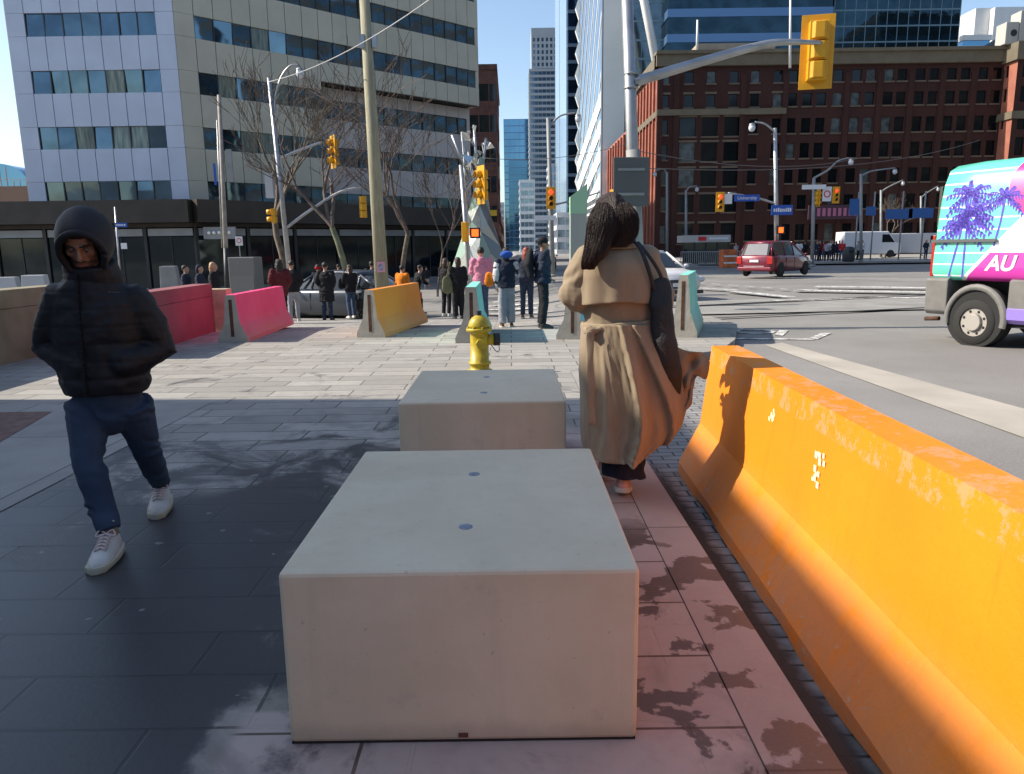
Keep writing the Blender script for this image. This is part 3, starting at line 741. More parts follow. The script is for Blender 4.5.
# --- towers
def tower(name, label, x0, x1, y0, y1, z1, fh, wm, gm, slab=.35, mull=0., cat='tower', z0=-.5, stick=.12, cap=None, top=None, rz=0.):
    t = thing(name, (x0, y0, z0), rz, label, cat)
    W, D, Hh = x1-x0, y1-y0, z1-z0; fr = MB(); n = int(Hh/fh); wl = []
    for k in range(n+1):
        z = k*fh
        fr.box(-stick, W+stick, -stick, D+stick, z, min(Hh, z+fh*slab))
        zb = z+fh*slab
        if k < n:
            b = MB(); b.box(0, W, 0, D, zb-.05, z+fh+.05); b.v = [Vector(v) for v in b.v]; wl.append((1-k*.001, b))
    if mull:
        k = 0
        while k*mull <= W: fr.box(k*mull-.06, k*mull+.06, -stick*.8, .1, 0, n*fh); k += 1
        k = 0
        while k*mull <= D: fr.box(-stick*.8, .1, k*mull-.06, k*mull+.06, 0, n*fh); fr.box(W-.1, W+stick*.8, k*mull-.06, k*mull+.06, 0, n*fh); k += 1
    fr.build('floor_slabs', wm, t); wins(wl, t, gm, 'window_band')
    if top: MB().box(-.2, W+.2, -.2, D+.2, n*fh+fh*slab, n*fh+fh*slab+top).build('roof_parapet', wm, t)
    return t
M_BAND = mat('blue_spandrel', (.12, .22, .38), .3, .5)
M_THIN = mat('thin_spandrel', (.14, .22, .27), .4, .3)
Y = 140.
tower('glass_office_tower', 'dark glass tower with blue floor bands rising behind the brick warehouse', P(668, 20, Y).x, P(832, 20, Y).x, Y, Y+30, 92, 4.15, M_BAND, GL_TWR, .33, 0)
tower('glass_office_tower', 'dark glass tower with thin pale floor lines, right of the blue banded one', P(836, 20, Y).x, P(963, 20, Y).x, Y+1, Y+26, 92, 2.65, M_THIN, GL_TWR, .1, 1.9, stick=.05)
tower('glass_office_tower', 'narrow faceted grey glass tower behind the traffic pole', P(633, 20, 143).x, P(667, 20, 143).x, 143, 165, 92, 3.2, M_THIN, glass('grey_glass', (.12,.16,.18), .08, .9, .3), .12, 1.6, stick=.05)
vc = thing('raking_column', (P(668, 55, 137).x, 137, 24), 0, 'white raking column leaning against the glass tower above the warehouse', 'column')
MB().tube([(0, 0, 0), (P(644, 0, 137).x-vc.location.x, 0, P(644, 0, 137).z-24), tuple(Vector((P(620, -50, 137).x-vc.location.x, 0, P(620, -50, 137).z-24)))], .75, 4).build('column_shaft', M_WHITE, vc)
# diagonal glass tower on the street line
XD = P(605, 80, 150).x
dt = thing('diagrid_tower', (XD, 150, 0), 0, 'bright glass tower with white folded diagonal ribs and zigzag edge', 'tower')
Fd = LFace((XD, 207), (XD, 150), dt.location)
g_ = MB(); g_.box(0, 3.3, 0, 57, 0, 130); g_.build('glass_wall', GL_SKY, dt)
MB().box(-.5, 3.7, -.9, -.02, 0, 131).build('corner_fin', mat('fin_grey', (.74, .74, .72), .5, var=.05, vs=.2), dt)
MB().box(-.7, -.52, -.9, .9, 0, 131).build('fin_edge', mat('fin_dark', (.12,.13,.15), .4), dt)
rb = MB(); zg = MB()
for k in range(-6, 13):
    z0 = k*11.
    a, b = (0, z0), (57, z0+57)
    pts = [(u, z) for u, z in ((0, z0), (57, z0+64))]
    a_ = Fd.p(0, z0, .05); b_ = Fd.p(57, z0+64, .05)
    if b_.z < 0 or a_.z > 128: continue
    if a_.z < 0: f = -a_.z/(b_.z-a_.z); a_ = a_.lerp(b_, f)
    if b_.z > 130: f = (130-a_.z)/(b_.z-a_.z); b_ = a_.lerp(b_, f)
    lowp = z0 < 28
    rb.tube([a_, b_], .11, 4)
for k in range(24):                                   # zigzag outline of the far edge
    z = k*5.4
    zg.prism([(0, z), (-.9, z+2.7), (0, z+5.4), (1.0, z+5.4), (1.0, z)], (0, 1.2), Matrix.Translation((0, 56.8, 0)) @ Matrix.Rotation(R(90), 4, 'X'))
rb.build('diagonal_ribs', M_WHITE, dt); zg.build('zigzag_edge', M_WHITE, dt)
fp = MB()                                             # folded white panels of the lower storeys
for k in range(5):
    z = k*5.2
    a_ = Fd.p(0, z, .1); b_ = Fd.p(57, z+9, .1); c_ = Fd.p(57, z+11.4, .35); d_ = Fd.p(0, z+2.4, .35)
    fp.quad(a_, b_, c_, d_); e_ = Fd.p(57, z+12., .1); f_ = Fd.p(0, z+3., .1); fp.quad(d_, c_, e_, f_)
fp.build('folded_panels', M_WHITE, dt, fix=False, solid=.05)
tower('slab_tower', 'tall dark blue tower with pale glass side between the condo and the ribbed tower', P(568, 100, 232).x, 40, 232, 286, 190, 4.6, mat('slab_line', (.10,.15,.20), .4), glass('navy_glass', (.05,.09,.14), .06, .9, .2), .2, stick=.1)
sp_ = thing('side_fin', (P(568, 100, 233).x-.5, 233, 0), 0, 'pale blue glass side wall of the dark tower', 'facade')
MB().box(0, .45, 0, 30, 0, 190).box(0, .45, 31.5, 54, 0, 190).build('glass_panel', mat('pale_side_glass', (.42,.55,.70), .15, .4), sp_)
Yc = 420.
M_CONDO = mat('condo_grey', (.31, .35, .39), .7, var=.08, vs=.1)
gc = glass('condo_glass', (.20, .28, .36), .1, .8)
cx0 = P(530, 100, Yc).x; cx1 = P(558, 100, Yc).x; cz = P(540, 68, Yc).z
tower('condo_tower', 'tall grey apartment tower with dense balcony floors down the street', cx0, cx1, Yc, Yc+22, cz, 3.05, M_CONDO, gc, .42, 2.2, stick=.5)
c2_ = thing('tower_crown', (P(531.5, 60, Yc).x, Yc+.6, cz), 0, 'paler upper storeys crowning the grey apartment tower', 'tower crown')
ch = P(540, 28, Yc+1).z-cz; cw = cx1-c2_.location.x; wl = []
Fc = LFace((c2_.location.x, Yc+.6), (c2_.location.x+cw, Yc+.6), c2_.location); Fc.A.z = 0; ops = []
for i in range(6):
    for j in range(5): ops.append((.8+i*2.3, 2.0+i*2.3, 1+j*3.1, 2.9+j*3.1)); wl.append(pane(Fc, .8+i*2.3, 2.0+i*2.3, 1+j*3.1, 2.9+j*3.1, -.4))
wall = MB(); punched(Fc, wall, 0, cw, 0, ch, ops, .5); wall.build('front_wall', M_CONDO, c2_, fix=False); wins(wl, c2_, gc)
MB().box(.05, cw-.05, .6, 18, 0, ch-.1).build('body', M_CONDO, c2_)
tower('blue_tower', 'blue glass office tower at the end of the street', P(504, 150, 480).x, P(531, 150, 480).x, 480, 510, P(515, 119, 480).z, 4, M_BAND, GL_BLUE, .12, 3.2, stick=.05)
tower('blue_tower', 'shorter blue glass block standing before the blue office tower', P(509, 180, 450).x, P(530, 180, 450).x, 450, 470, P(515, 160, 450).z, 4, M_BAND, glass('deep_blue_glass', (.09,.21,.33), .05, .9, 0, .03), .1, 2.4, stick=.05)
tower('apartment_block', 'small grey balcony block before the blue towers', P(520.5, 200, 300).x, P(534, 200, 300).x, 300, 318, P(526, 177, 300).z, 3, M_LGREY, gc, .4, 1.6, stick=.4)
tower('apartment_block', 'stepped grey block at the foot of the dark slab tower', P(550, 200, 290).x, P(559, 200, 290).x, 290, 310, P(555, 160, 290).z, 3.2, M_LGREY, gc, .35, 1.8, stick=.3)
tower('apartment_block', 'low mid grey block at street level right of the condo tower', P(559, 220, 205).x, P(581, 220, 205).x, 212, 230, P(570, 208, 205).z, 3.4, M_LGREY, gc, .4, 2.2, stick=.2)
tower('louvred_building', 'white gridded low building below the ribbed tower', 18.2, 18.95, 158, 196, P(592, 201, 170).z, 1.5, M_WHITE, GL_DARK, .3, 2.4, stick=.15)
# brown narrow building and low rises to the left of the street
bb = tower('brown_building', 'narrow dark brown brick building beside the office block', -14, P(496, 100, 95).x, 95, 118, P(490, 64, 95).z, 3.6, M_BROWNB, GL_DARK, .45, 1.3, stick=.08, top=.6)
tower('low_shop_building', 'low dark shop building with yellow sign along the left of the street', -9, P(500, 230, 130).x, 130, 200, P(497, 208, 130).z, 3.3, M_BROWNB, GL_DARK, .4, 2.5, stick=.2)
tower('far_block', 'tiny pale block seen at the very end of the street on the left', P(497, 220, 420).x, P(504, 220, 420).x, 420, 440, P(500, 200, 420).z, 3.2, M_LGREY, gc, .4, 2, stick=.2)
sg = thing('shop_sign', (P(492, 213, 94.5).x-1.2, 94.4, P(490, 213, 94.4).z), 0, 'yellow shop sign on the brown brick building', 'sign')
MB().box(0, 1.8, 0, .15, -.35, .35).build('sign_board', mat('sign_yellow', (.55,.38,.03), .6), sg)
# white modern blocks beyond the warehouse, upper right
Yw = 200.
tower('white_building', 'white stepped modern building beyond the warehouse roof, upper right', P(963, 40, Yw).x, P(990, 40, Yw).x, Yw, Yw+20, P(975, 30, Yw).z, 2.6, M_WHITE, GL_BLUE, .5, 0, stick=.3)
w1 = thing('white_roof_block', (P(975, 20, Yw+8).x, Yw+8, 50), 0, 'plain white roof block against the sky, upper right', 'roof structure')
MB().box(0, P(991, 20, Yw+8).x-w1.location.x, 0, 10, 0, P(980, 8, Yw+8).z-50).build('block_wall', M_WHITE, w1)
w2 = thing('white_roof_block', (P(994, 20, Yw+6).x, Yw+6, 50), 0, 'wide white roof block cut by the right edge of the picture', 'roof structure')
MB().box(0, 20, 0, 10, 0, P(1000, 7, Yw+6).z-50).build('block_wall', M_WHITE, w2)
gb = thing('gabled_roof', (P(985, 47, 150).x, 150, 20), 0, 'dark sloping roof between the white blocks and the brick wing', 'roof')
x_ = P(1024, 22, 150).x-gb.location.x; z_ = P(1024, 22, 150).z-20; z0_ = P(985, 46, 150).z-20
MB().prism([(-2, 0), (x_+10, 0), (x_+10, z_+5), (x_, z_), (-2, z0_-1)], (0, 4), Matrix.Rotation(R(90), 4, 'X')).build('roof_face', mat('slate', (.07,.08,.10), .6), gb)
# glazed barrel roof, far left
dm = thing('glazed_hall', (-62, 75, -1), 0, 'glazed barrel roofed hall at the far left edge', 'building')
pr = []; W_ = P(27, 180, 75).x+62; ht = P(5, 163, 75).z+1
for k in range(13):
    a_ = math.pi/2*k/12; pr.append((W_-3+math.sin(a_)*3, ht-1.8+math.cos(a_)*1.8-1.8*0))
hb_ = MB(); hb_.prism([(0, 0), (W_, 0)]+[p for p in reversed(pr)]+[(0, ht)], (-20, 0), Matrix.Rotation(R(90), 4, 'X')); hb_.build('glass_roof', GL_BLUE, dm)
gr_ = MB()
for k in range(8): gr_.box(W_-4.5+k*.62, W_-4.42+k*.62, -.06, -.005, ht-8, ht-1.7 if k > 4 else ht-.3)
for k in range(5): gr_.box(0, W_-.1, -.06, -.005, ht-7+k*1.35, ht-6.93+k*1.35)
gr_.build('glazing_bars', M_LGREY, dm)
MB().box(0, W_-.05, -.1, -.07, 0, ht-2.2).build('lower_wall', mat('brown_render', (.20,.13,.10), .8), dm)
# building outside the picture on the left whose shade covers the near plaza
sh = thing('corner_building', (-30, -20, 0), 0, 'tall stone office building left of the plaza, outside the picture', 'building')
hgt = .35-.11+(1.17+14)*math.tan(SUN_EL)/math.cos(SUN_AZ)
MB().box(-20, 16, -60, 28.2, 0, hgt).build('stone_walls', M_LGREY, sh)
wl = []; Fz = LFace((-14, 8.2), (-14, -40), sh.location)
Fz = LFace((-13.99, 8), (-13.99, -40), sh.location); Fz.n = Vector((1, 0, 0))
for i in range(10):
    for j in range(3): wl.append(pane(Fz, 1.5+i*4, 4+i*4, 1+j*3.6, 3.2+j*3.6, .02))
wins(wl, sh, GL_OFF)
# ------------------------------------------------------------------ poles, signals, lamps, signs
M_GALV = mat('galvanised_steel', (.40, .41, .42), .42, .75, var=.15, vs=3)
M_POLEG = mat('grey_pole_paint', (.26, .27, .27), .6, .1, var=.12, vs=2)
M_BLKP = mat('black_pole_paint', (.025, .027, .03), .5)
M_SIGY = mat('signal_yellow', (.72, .36, .008), .42, c2=(.66, .32, .01), vs=6)
M_LENS = mat('dark_lens', (.03, .015, .012), .2)
M_RED = mat('red_light', (1, .03, .015), .3, emit=3)
M_HAND = mat('orange_hand', (1, .10, .01), .3, emit=2)
M_SBLUE = mat('sign_blue', (.015, .085, .42), .5); M_SWHITE = mat('sign_white', (.72, .73, .74), .5); M_SRED = mat('sign_red', (.6, .02, .03), .5)
def text_mesh(name, body, size, m_, parent, M, ext=.003, shear=0., bold=.0):
    cu = bpy.data.curves.new(name, 'FONT'); cu.body = body; cu.size = size; cu.extrude = ext; cu.align_x = 'CENTER'; cu.align_y = 'CENTER'; cu.shear = shear; cu.offset = bold
    t = bpy.data.objects.new('tmp', cu); col.objects.link(t)
    dg = bpy.context.evaluated_depsgraph_get(); dg.update(); me = bpy.data.meshes.new_from_object(t.evaluated_get(dg))
    bpy.data.objects.remove(t); me.materials.clear(); me.materials.append(m_)
    o = bpy.data.objects.new(name, me); col.objects.link(o); o.parent = parent; o.matrix_local = M; return o
RX90 = Matrix.Rotation(R(90), 4, 'X')
def signal(loc, face, label, lit=None, back=True, k=1.0, n=3):
    """face: angle of the lenses' direction, 0 = towards the camera side (-Y)"""
    t = thing('traffic_signal', loc, face, label, 'traffic light', 'yellow traffic signals')
    h = .35*n*k; w_ = .175*k
    hb = MB()
    for i in range(n):
        z0 = -h/2+i*h/n; hb.box(-w_, w_, -.02, .17*k, z0+.004, z0+h/n-.004)
        hb.prism([(-w_*.8, .17*k), (w_*.8, .17*k), (w_*.5, .235*k), (-w_*.5, .235*k)], (z0+.03, z0+h/n-.03))
    hb.build('housing', M_SIGY, t, bevel=.012)
    if back: MB().box(-.30*k, .30*k, -.012, -.003, -h/2-.14*k, h/2+.14*k).build('backboard', M_SIGY, t, bevel=.003)
    for i in range(n):
        z = h/2-h/n*(i+.5); r = .135*k
        MB().tube([(0, -.03, z), (0, -.022, z)], r*.98, 20).build('lens', M_RED if lit == 'red' and i == 0 else M_LENS, t)
        v = MB(); seg = 14; ring0 = []; ring1 = []
        for q in range(seg+1):
            a = R(-35)+R(250)*q/seg
            ring0.append((math.cos(a)*r*1.08, -.02, z+math.sin(a)*r*1.08)); ring1.append((math.cos(a)*r*1.05, -.24*k, z+math.sin(a)*r*1.05-.01))
        v.loft([ring0, ring1], cap=False, closed=False); v.build('visor', M_SIGY, t, fix=False, solid=.012)
    return t
def pole(name, foot, top, r0, r1, m_, label, cat, group=None, extra=None, seg=12):
    foot = Vector(foot); top = Vector(top); t = thing(name, foot, 0, label, cat, group)
    MB().tube([(0, 0, -.05), tuple((top-foot)*.5), tuple(top-foot)], [r0, (r0+r1)/2, r1], seg).build('shaft', m_, t)
    MB().cyl((0, 0, -.02), r0*1.8, .12, 12).build('base_flange', m_, t)
    return t
def arm(t, pts, r0, r1, m_, name='arm'):
    pts = [Vector(p)-t.location for p in pts]; q = cat_rom(pts, 6); n = len(q)
    MB().tube(q, [r0+(r1-r0)*i/(n-1) for i in range(n)], 8).build(name, m_, t)
def lamp_head(t, p, m_=None):
    p = Vector(p)-t.location
    MB().ball(p, (.16, .16, .10), 14, 8).build('lamp_cap', m_ or M_GALV, t)
    MB().ball(p-Vector((0, 0, .14)), (.17, .17, .20), 14, 8).build('lamp_globe', mat('lamp_globe', (.62, .66, .70), .2, .1), t)
# -- pole beside the woman with the long mast arm
Yp = 14.6
f_ = Vector((P(640, 300, Yp).x-.02, Yp, T(2.5, Yp))); tp = P(625, -60, Yp)
p1_ = pole('mast_arm_pole', f_, tp, .125, .105, M_GALV, 'galvanised pole with long traffic mast arm, directly behind the woman', 'pole', extra=None, seg=8)
MB().tube([tuple(f_-f_+Vector((0, 0, .1))), tuple((P(633, 150, Yp)-f_))], [.14, .135], 8).build('lower_sleeve', M_POLEG, p1_)
arm(p1_, [P(634, 82, Yp), P(700, 62, Yp), P(762, 45, Yp), P(790, 42, Yp), P(822, 43, Yp+.1)], .10, .04, M_GALV)
for yy in (74, 88):
    c_ = P(631, yy, Yp)-p1_.location; MB().cyl(c_-Vector((0, 0, .02)), .135, .04, 12).build('clamp', M_GALV, p1_)
signal(P(817, 52, 14.9), R(180-12), 'large yellow traffic signal seen from behind on the long mast arm')
sb = thing('road_sign', P(631, 182, Yp-.2), R(4), 'grey back of a large square sign on the mast arm pole', 'sign')
sb.location.y = Yp-.22
MB().box(-.34, .34, -.012, .012, -.45, .45).build('sign_plate', mat('sign_back_grey', (.10, .11, .11), .6), sb, bevel=.03)
for zb_ in (.2, -.25): MB().box(-.25, .25, -.03, -.013, zb_, zb_+.05).build('bracket', M_POLEG, sb)
signal(P(617, 201, 19), R(150), 'small yellow signal housing peeking out above the head of the woman', back=False, k=.8, n=2)
# -- left signal and lamp pole
Yl = 24.0
f_ = G(293, 303); Yl = f_.y
pl_ = pole('lamp_pole', f_, P(269, 78, Yl), .12, .085, M_GALV, 'steel pole with curved lamp arm and two signal arms, left', 'pole', 'street lamp poles')
arm(pl_, [P(276, 122, Yl), P(275, 100, Yl), P(281, 78, Yl), P(290, 66, Yl), P(299, 65, Yl)], .06, .035, M_GALV, 'lamp_arm'); lamp_head(pl_, P(300, 70, Yl))
arm(pl_, [P(281, 158, Yl), P(300, 150, Yl), P(322, 142, Yl)], .07, .05, M_GALV, 'signal_arm')
arm(pl_, [P(286, 228, Yl), P(312, 209, Yl), P(340, 192, Yl), P(362, 187, Yl)], .07, .045, M_GALV, 'signal_arm')
MB().box(-.32, .0, -.2, .12, 0, 1.0).build('control_box', M_LGREY, pl_).location = P(275, 198, Yl)-pl_.location
signal(P(333, 152, Yl-.1), R(-58), 'yellow traffic signal on the upper arm of the left lamp pole', k=1.0)
signal(P(363, 207, Yl), R(195), 'yellow traffic signal hanging from the lower arm beside the wooden pole', back=False, k=.85)
signal(P(272, 216, Yl-.3), R(-80), 'yellow signal head with black visors on the left lamp pole shaft', back=False, k=.85, n=2)
# -- slim pole with banner further left
f_ = G(228, 300); Y2 = f_.y
q = pole('service_pole', f_, P(219, 95, Y2), .12, .09, mat('weathered_pole', (.30, .27, .24), .7, var=.2), 'weathered grey pole with blue banner, left of the lamp pole', 'pole')
MB().box(-.14, .14, -.05, .05, 0, 1.5).build('pole_box', M_POLEG, q).location = P(231, 182, Y2)-q.location
MB().box(-.11, -.0, -.02, .02, 0, 1.0).build('banner', M_SBLUE, q).location = P(217, 185, Y2)-q.location
MB().tube([(0, 0, .05), tuple((P(226, 248, Y2)-f_))], [.14, .13], 10).build('black_sleeve', M_BLKP, q)
MB().tube([tuple(P(222, 248, Y2)-f_), tuple(P(217, 120, Y2)-f_)], .035, 6).build('conduit', M_GALV, q)
ns = thing('parking_sign', P(239, 241, Y2-.1), R(5), 'small white sign with red ring beside the grey pole', 'sign')
MB().box(-.17, .17, -.01, .01, -.22, .22).build('sign_plate', M_SWHITE, ns)
rg = MB(); rg.loft([[(math.cos(a*.524)*r_, -.0125, math.sin(a*.524)*r_+.02) for a in range(12)] for r_ in (.12, .085)], cap=False); rg.build('red_ring', M_SRED, ns, fix=False)
MB().box(-.02, .02, -.02, .02, -1.9, -.22).build('sign_post', M_GALV, ns)
# -- wooden utility pole
M_WOOD = mat('weathered_wood', (.27, .25, .17), .9, c2=(.38, .36, .25), vs=6, stretch=(4, 4, .35), bump=.4, bs=20)
f_ = G(384, 318); Yw_ = f_.y
wp_ = pole('utility_pole', f_, P(362, -40, Yw_), .20, .125, M_WOOD, 'tall leaning wooden utility pole behind the amber barrier', 'utility pole')
for b0_, b1_ in ((-.22, -.1), (.1, .22)): MB().box(b0_, b1_, -.14, .02, -.16, .16).build('bracket', M_GALV, wp_).location = P(369, 42, Yw_)-f_
po_ = thing('poster', P(381, 267, Yw_-.22), 0, 'small pink bordered poster fixed to the wooden pole', 'poster')
MB().box(-.11, .11, -.012, 0, -.14, .14).build('paper', mat('poster_pink', (.75, .35, .45), .7), po_)
MB().box(-.065, .065, -.015, -.0125, -.09, .09).build('picture', mat('poster_dark', (.10, .12, .25), .7, c2=(.5, .5, .55), vs=14), po_)
# -- utility cabinet
cb = G(250, 320); cb = thing('utility_cabinet', G(250, 321), R(-6), 'grey street utility cabinet between the pink barrier and the pole', 'cabinet')
MB().box(-.36, .36, -.25, .25, .02, P(250, 257, cb.location.y).z-cb.location.z).build('cabinet_body', mat('cabinet_grey', (.15, .16, .16), .6), cb, bevel=.02)
MB().box(-.32, .32, -.262, -.253, .15, 1.2).build('door', mat('cabinet_door', (.17,.18,.18), .55), cb)
MB().box(.2, .25, -.285, -.263, .7, .85).build('handle', M_GALV, cb)
# -- small signal poles in the middle
f_ = G(472, 312); f_ = Vector((P(472, 300, 25).x, 25, T(-1.4, 25)))
q = pole('signal_pole', f_, P(461, 165, 25), .09, .07, M_GALV, 'slim signal pole in front of the faceted silver sculpture', 'pole')
arm(q, [P(462, 195, 25), P(471, 184, 25), P(479, 175, 25)], .05, .035, M_GALV)
signal(P(481, 185, 25), R(-62), 'narrow looking yellow signal beside the faceted sculpture', k=.92)
wh = thing('walk_signal', P(475, 233, 25), 0, 'small walk signal with orange hand before the faceted sculpture', 'walk signal')
MB().box(-.17, .17, 0, .15, -.17, .17).build('housing', M_SIGY if False else M_BLKP, wh); MB().box(-.11, .11, -.008, -.002, -.11, .12).build('hand_light', M_HAND, wh)
ws2 = thing('walk_signal', P(468, 232, 24.8), R(80), 'yellow walk signal seen side-on on the slim pole', 'walk signal')
MB().box(-.16, .16, 0, .18, -.32, .32).build('housing', M_SIGY, ws2, bevel=.02)
f_ = G(553, 276); Yq = f_.y
q = pole('signal_pole', f_, P(548, 118, Yq), .14, .10, M_POLEG, 'grey pole with red signal and lamp arm at the middle of the junction', 'pole')
arm(q, [P(548, 128, Yq), P(560, 116, Yq), P(576, 113, Yq)], .06, .04, M_POLEG, 'lamp_arm'); lamp_head(q, P(578, 116, Yq))
signal(P(551, 198, Yq-.3), 0, 'traffic signal showing red in the middle distance, left of the woman', 'red', k=.95*Yq/45)
sgn = thing('street_sign', P(545, 218, Yq-.3), 0, 'small pale street name sign under the middle red signal', 'sign')
MB().box(-.6, .6, -.02, .02, -.13, .13).build('sign_plate', M_SWHITE, sgn)
arm(q, [P(553, 205, Yq), P(575, 200, Yq), P(600, 192, Yq)], .05, .04, M_POLEG, 'signal_arm')
# -- mint pillar
mp = G(580, 300); Ym = 26.0; x0 = P(570, 230, Ym).x; x1 = P(586, 230, Ym).x
mpl = thing('sign_pillar', ((x0+x1)/2, Ym, T(x0, Ym)), 0, 'tall square pillar with slanted mint green top left of the head of the woman', 'pillar')
hw = (x1-x0)/2; z1 = P(578, 214, Ym).z-mpl.location.z; za = P(571, 197, Ym).z-mpl.location.z; zb = P(585, 184, Ym).z-mpl.location.z
MB().box(-hw, hw, -hw, hw, 0, z1).build('pillar_shaft', M_POLEG if False else mat('pillar_grey', (.30, .34, .31), .6), mpl)
MB().prism([(-hw-.01, z1), (hw+.01, z1), (hw+.01, zb), (-hw-.01, za)], (-hw-.01, hw+.01), RX90).build('green_cap', mat('mint_cap', (.30, .52, .34), .5), mpl)
# -- right side signal poles
f_ = G(777, 273); Yr = f_.y
q = pole('lamp_pole', f_, P(775, 128, Yr), .13, .09, M_GALV, 'lamp pole with blue street signs behind the red minivan', 'pole', 'street lamp poles')
arm(q, [P(775, 132, Yr), P(765, 124, Yr), P(755, 122, Yr)], .06, .04, M_GALV, 'lamp_arm'); lamp_head(q, P(752, 125, Yr))
arm(q, [P(776, 204, Yr), P(757, 198, Yr), P(728, 193, Yr)], .06, .045, M_GALV)
signal(P(720, 202, Yr-.2), 0, 'traffic signal showing red beside the blue street sign, right of the woman', 'red', k=.95*Yr/45*.9)
def sign(px, py, Y_, w_, h_, m_, label, name='street_sign', cat='sign', dash=0, txt=None):
    t = thing(name, P(px, py, Y_), 0, label, cat)
    MB().box(-w_/2, w_/2, -.02, .02, -h_/2, h_/2).build('sign_plate', m_, t)
    if txt: text_mesh('sign_lettering', txt, h_*.75, M_SWHITE, t, Matrix.Translation((0, -.024, 0)) @ RX90)
    if dash:
        d = MB(); x = -w_*.4; rq = random.Random(px)
        while x < w_*.38: l_ = .04+rq.random()*.05; d.box(x, x+l_, -.026, -.021, -h_*.18, h_*(.1+rq.random()*.12)); x += l_+.035
        d.build('worn_lettering', M_SWHITE, t)
    return t
sign(747, 198, Yr-.15, 1.3, .33, M_SBLUE, 'blue street name sign on the mast arm near the red signal', txt='University')
sign(782, 210, Yr-.3, 1.1, .5, M_SBLUE, 'blue street sign on the lamp pole shaft above the red minivan', dash=1)
sign(728, 199, Yr-.12, .42, .5, M_SWHITE, 'small white turn sign between red signal and blue name sign')
t = thing('walk_signal', P(781, 230, Yr-.3), 0, 'walk signal with orange hand low on the lamp pole', 'walk signal')
MB().box(-.2, .2, 0, .15, -.2, .2).build('housing', M_BLKP, t); MB().box(-.12, .12, -.008, -.002, -.14, .14).build('hand_light', M_HAND, t)
f_ = G(812, 266); Ys = f_.y
q = pole('lamp_pole', f_, P(814, 178, Ys), .13, .1, M_POLEG, 'lamp pole with white street sign behind the right red signal', 'pole', 'street lamp poles')
arm(q, [P(814, 178, Ys), P(828, 170, Ys), P(838, 161, Ys), P(849, 158, Ys)], .07, .05, M_POLEG, 'lamp_arm'); lamp_head(q, P(851, 160, Ys))
arm(q, [P(815, 196, Ys), P(826, 192, Ys)], .06, .05, M_POLEG)
signal(P(836, 195, Ys-.3), 0, 'rightmost traffic signal showing red in front of the warehouse', 'red', k=.8*Ys/45*.9)
signal(P(818, 198, Ys-.1), R(100), 'yellow traffic signal seen side-on left of the rightmost red signal', k=.75*Ys/45)
sign(814, 187, Ys-.4, 1.6, .3, M_SWHITE, 'pale street name sign atop the right signal pole')
t = sign(827, 194, Ys-.3, .6, .95, M_SWHITE, 'white sign with red ring beside the rightmost red signal')
rg = MB(); rg.loft([[(math.cos(a*.524)*r_, -.025, math.sin(a*.524)*r_) for a in range(12)] for r_ in (.24, .16)], cap=False); rg.build('red_ring', M_SRED, t, fix=False)
for i, (px, ytop, yb, hx, hy) in enumerate(((861, 174, 262, 895, 168), (881, 190, 258, 903, 180), (921, 196, 256, 938, 186), (667, 172, 262, 655, 171), (686, 190, 262, 697, 186))):
    f_ = G(px, yb); Yk = f_.y
    q = pole('lamp_pole', f_, P(px, ytop, Yk), .13, .1, M_POLEG, ['lamp pole right of the rightmost red signal', 'second lamp pole beyond the parked white vans', 'lamp pole nearest the rear of the painted van', 'dim lamp pole before the left end of the warehouse', 'dark lamp pole above the street kiosk'][i], 'pole', 'street lamp poles')
    arm(q, [P(px, ytop+2, Yk), P((px*2+hx)/3, ytop-3, Yk), P(hx, hy, Yk)], .07, .05, M_POLEG, 'lamp_arm'); lamp_head(q, P(hx, hy+2, Yk))
for px, py, w_, h_, lb in ((855, 207, .9, 1.3, 'tall blue sign before the warehouse'), (871, 211, .8, .7, 'small square blue sign before the warehouse'), (899, 214, 2.2, .8, 'wide blue sign, left one of the pair by the vans'), (921, 213, 2.0, .8, 'wide blue sign, right one of the pair by the vans')):
    sign(px, py, 62, w_, h_, mat('dim_sign_blue', (.03, .12, .35), .5), lb)
    bpy.context.scene
for px in (899, 921, 855, 871):
    t = thing('sign_post', (P(px, 250, 62.15).x, 62.15, .1), 0, {899: 'thin post under the left wide blue sign', 921: 'thin post under the right wide blue sign', 855: 'thin post under the tall blue sign', 871: 'thin post under the small square blue sign'}[px], 'post')
    MB().cyl((0, 0, 0), .06, 5.5, 8).build('post_shaft', M_POLEG, t)
# street sign post behind the hooded man
f_ = G(122, 300); Yz = f_.y
q = pole('sign_post', f_, P(115, 207, Yz), .05, .045, M_SWHITE if False else M_GALV, 'sign post with blue and white plates behind the shoulder of the hooded man', 'post')
sign(121, 225, Yz-.1, .62, .22, M_SBLUE, 'blue street name plate behind the shoulder of the hooded man', dash=1)
sign(124, 246, Yz-.1, .30, .30, M_SWHITE, 'small white plate behind the shoulder of the hooded man')
# canopy sign with five white dots
cs = thing('canopy_sign', P(220, 233, 45.0), 0, 'dark canopy sign with white lights over the shopfront', 'sign')
MB().box(-.95, .95, -.1, .1, -.35, .35).build('sign_box', M_POLEG, cs)
dd = MB()
for k in range(5): dd.ball((-.6+k*.3, -.13, .02), .10, 10, 6)
dd.build('white_letters', mat('sign_bulb', (.9,.9,.85), .5), cs)

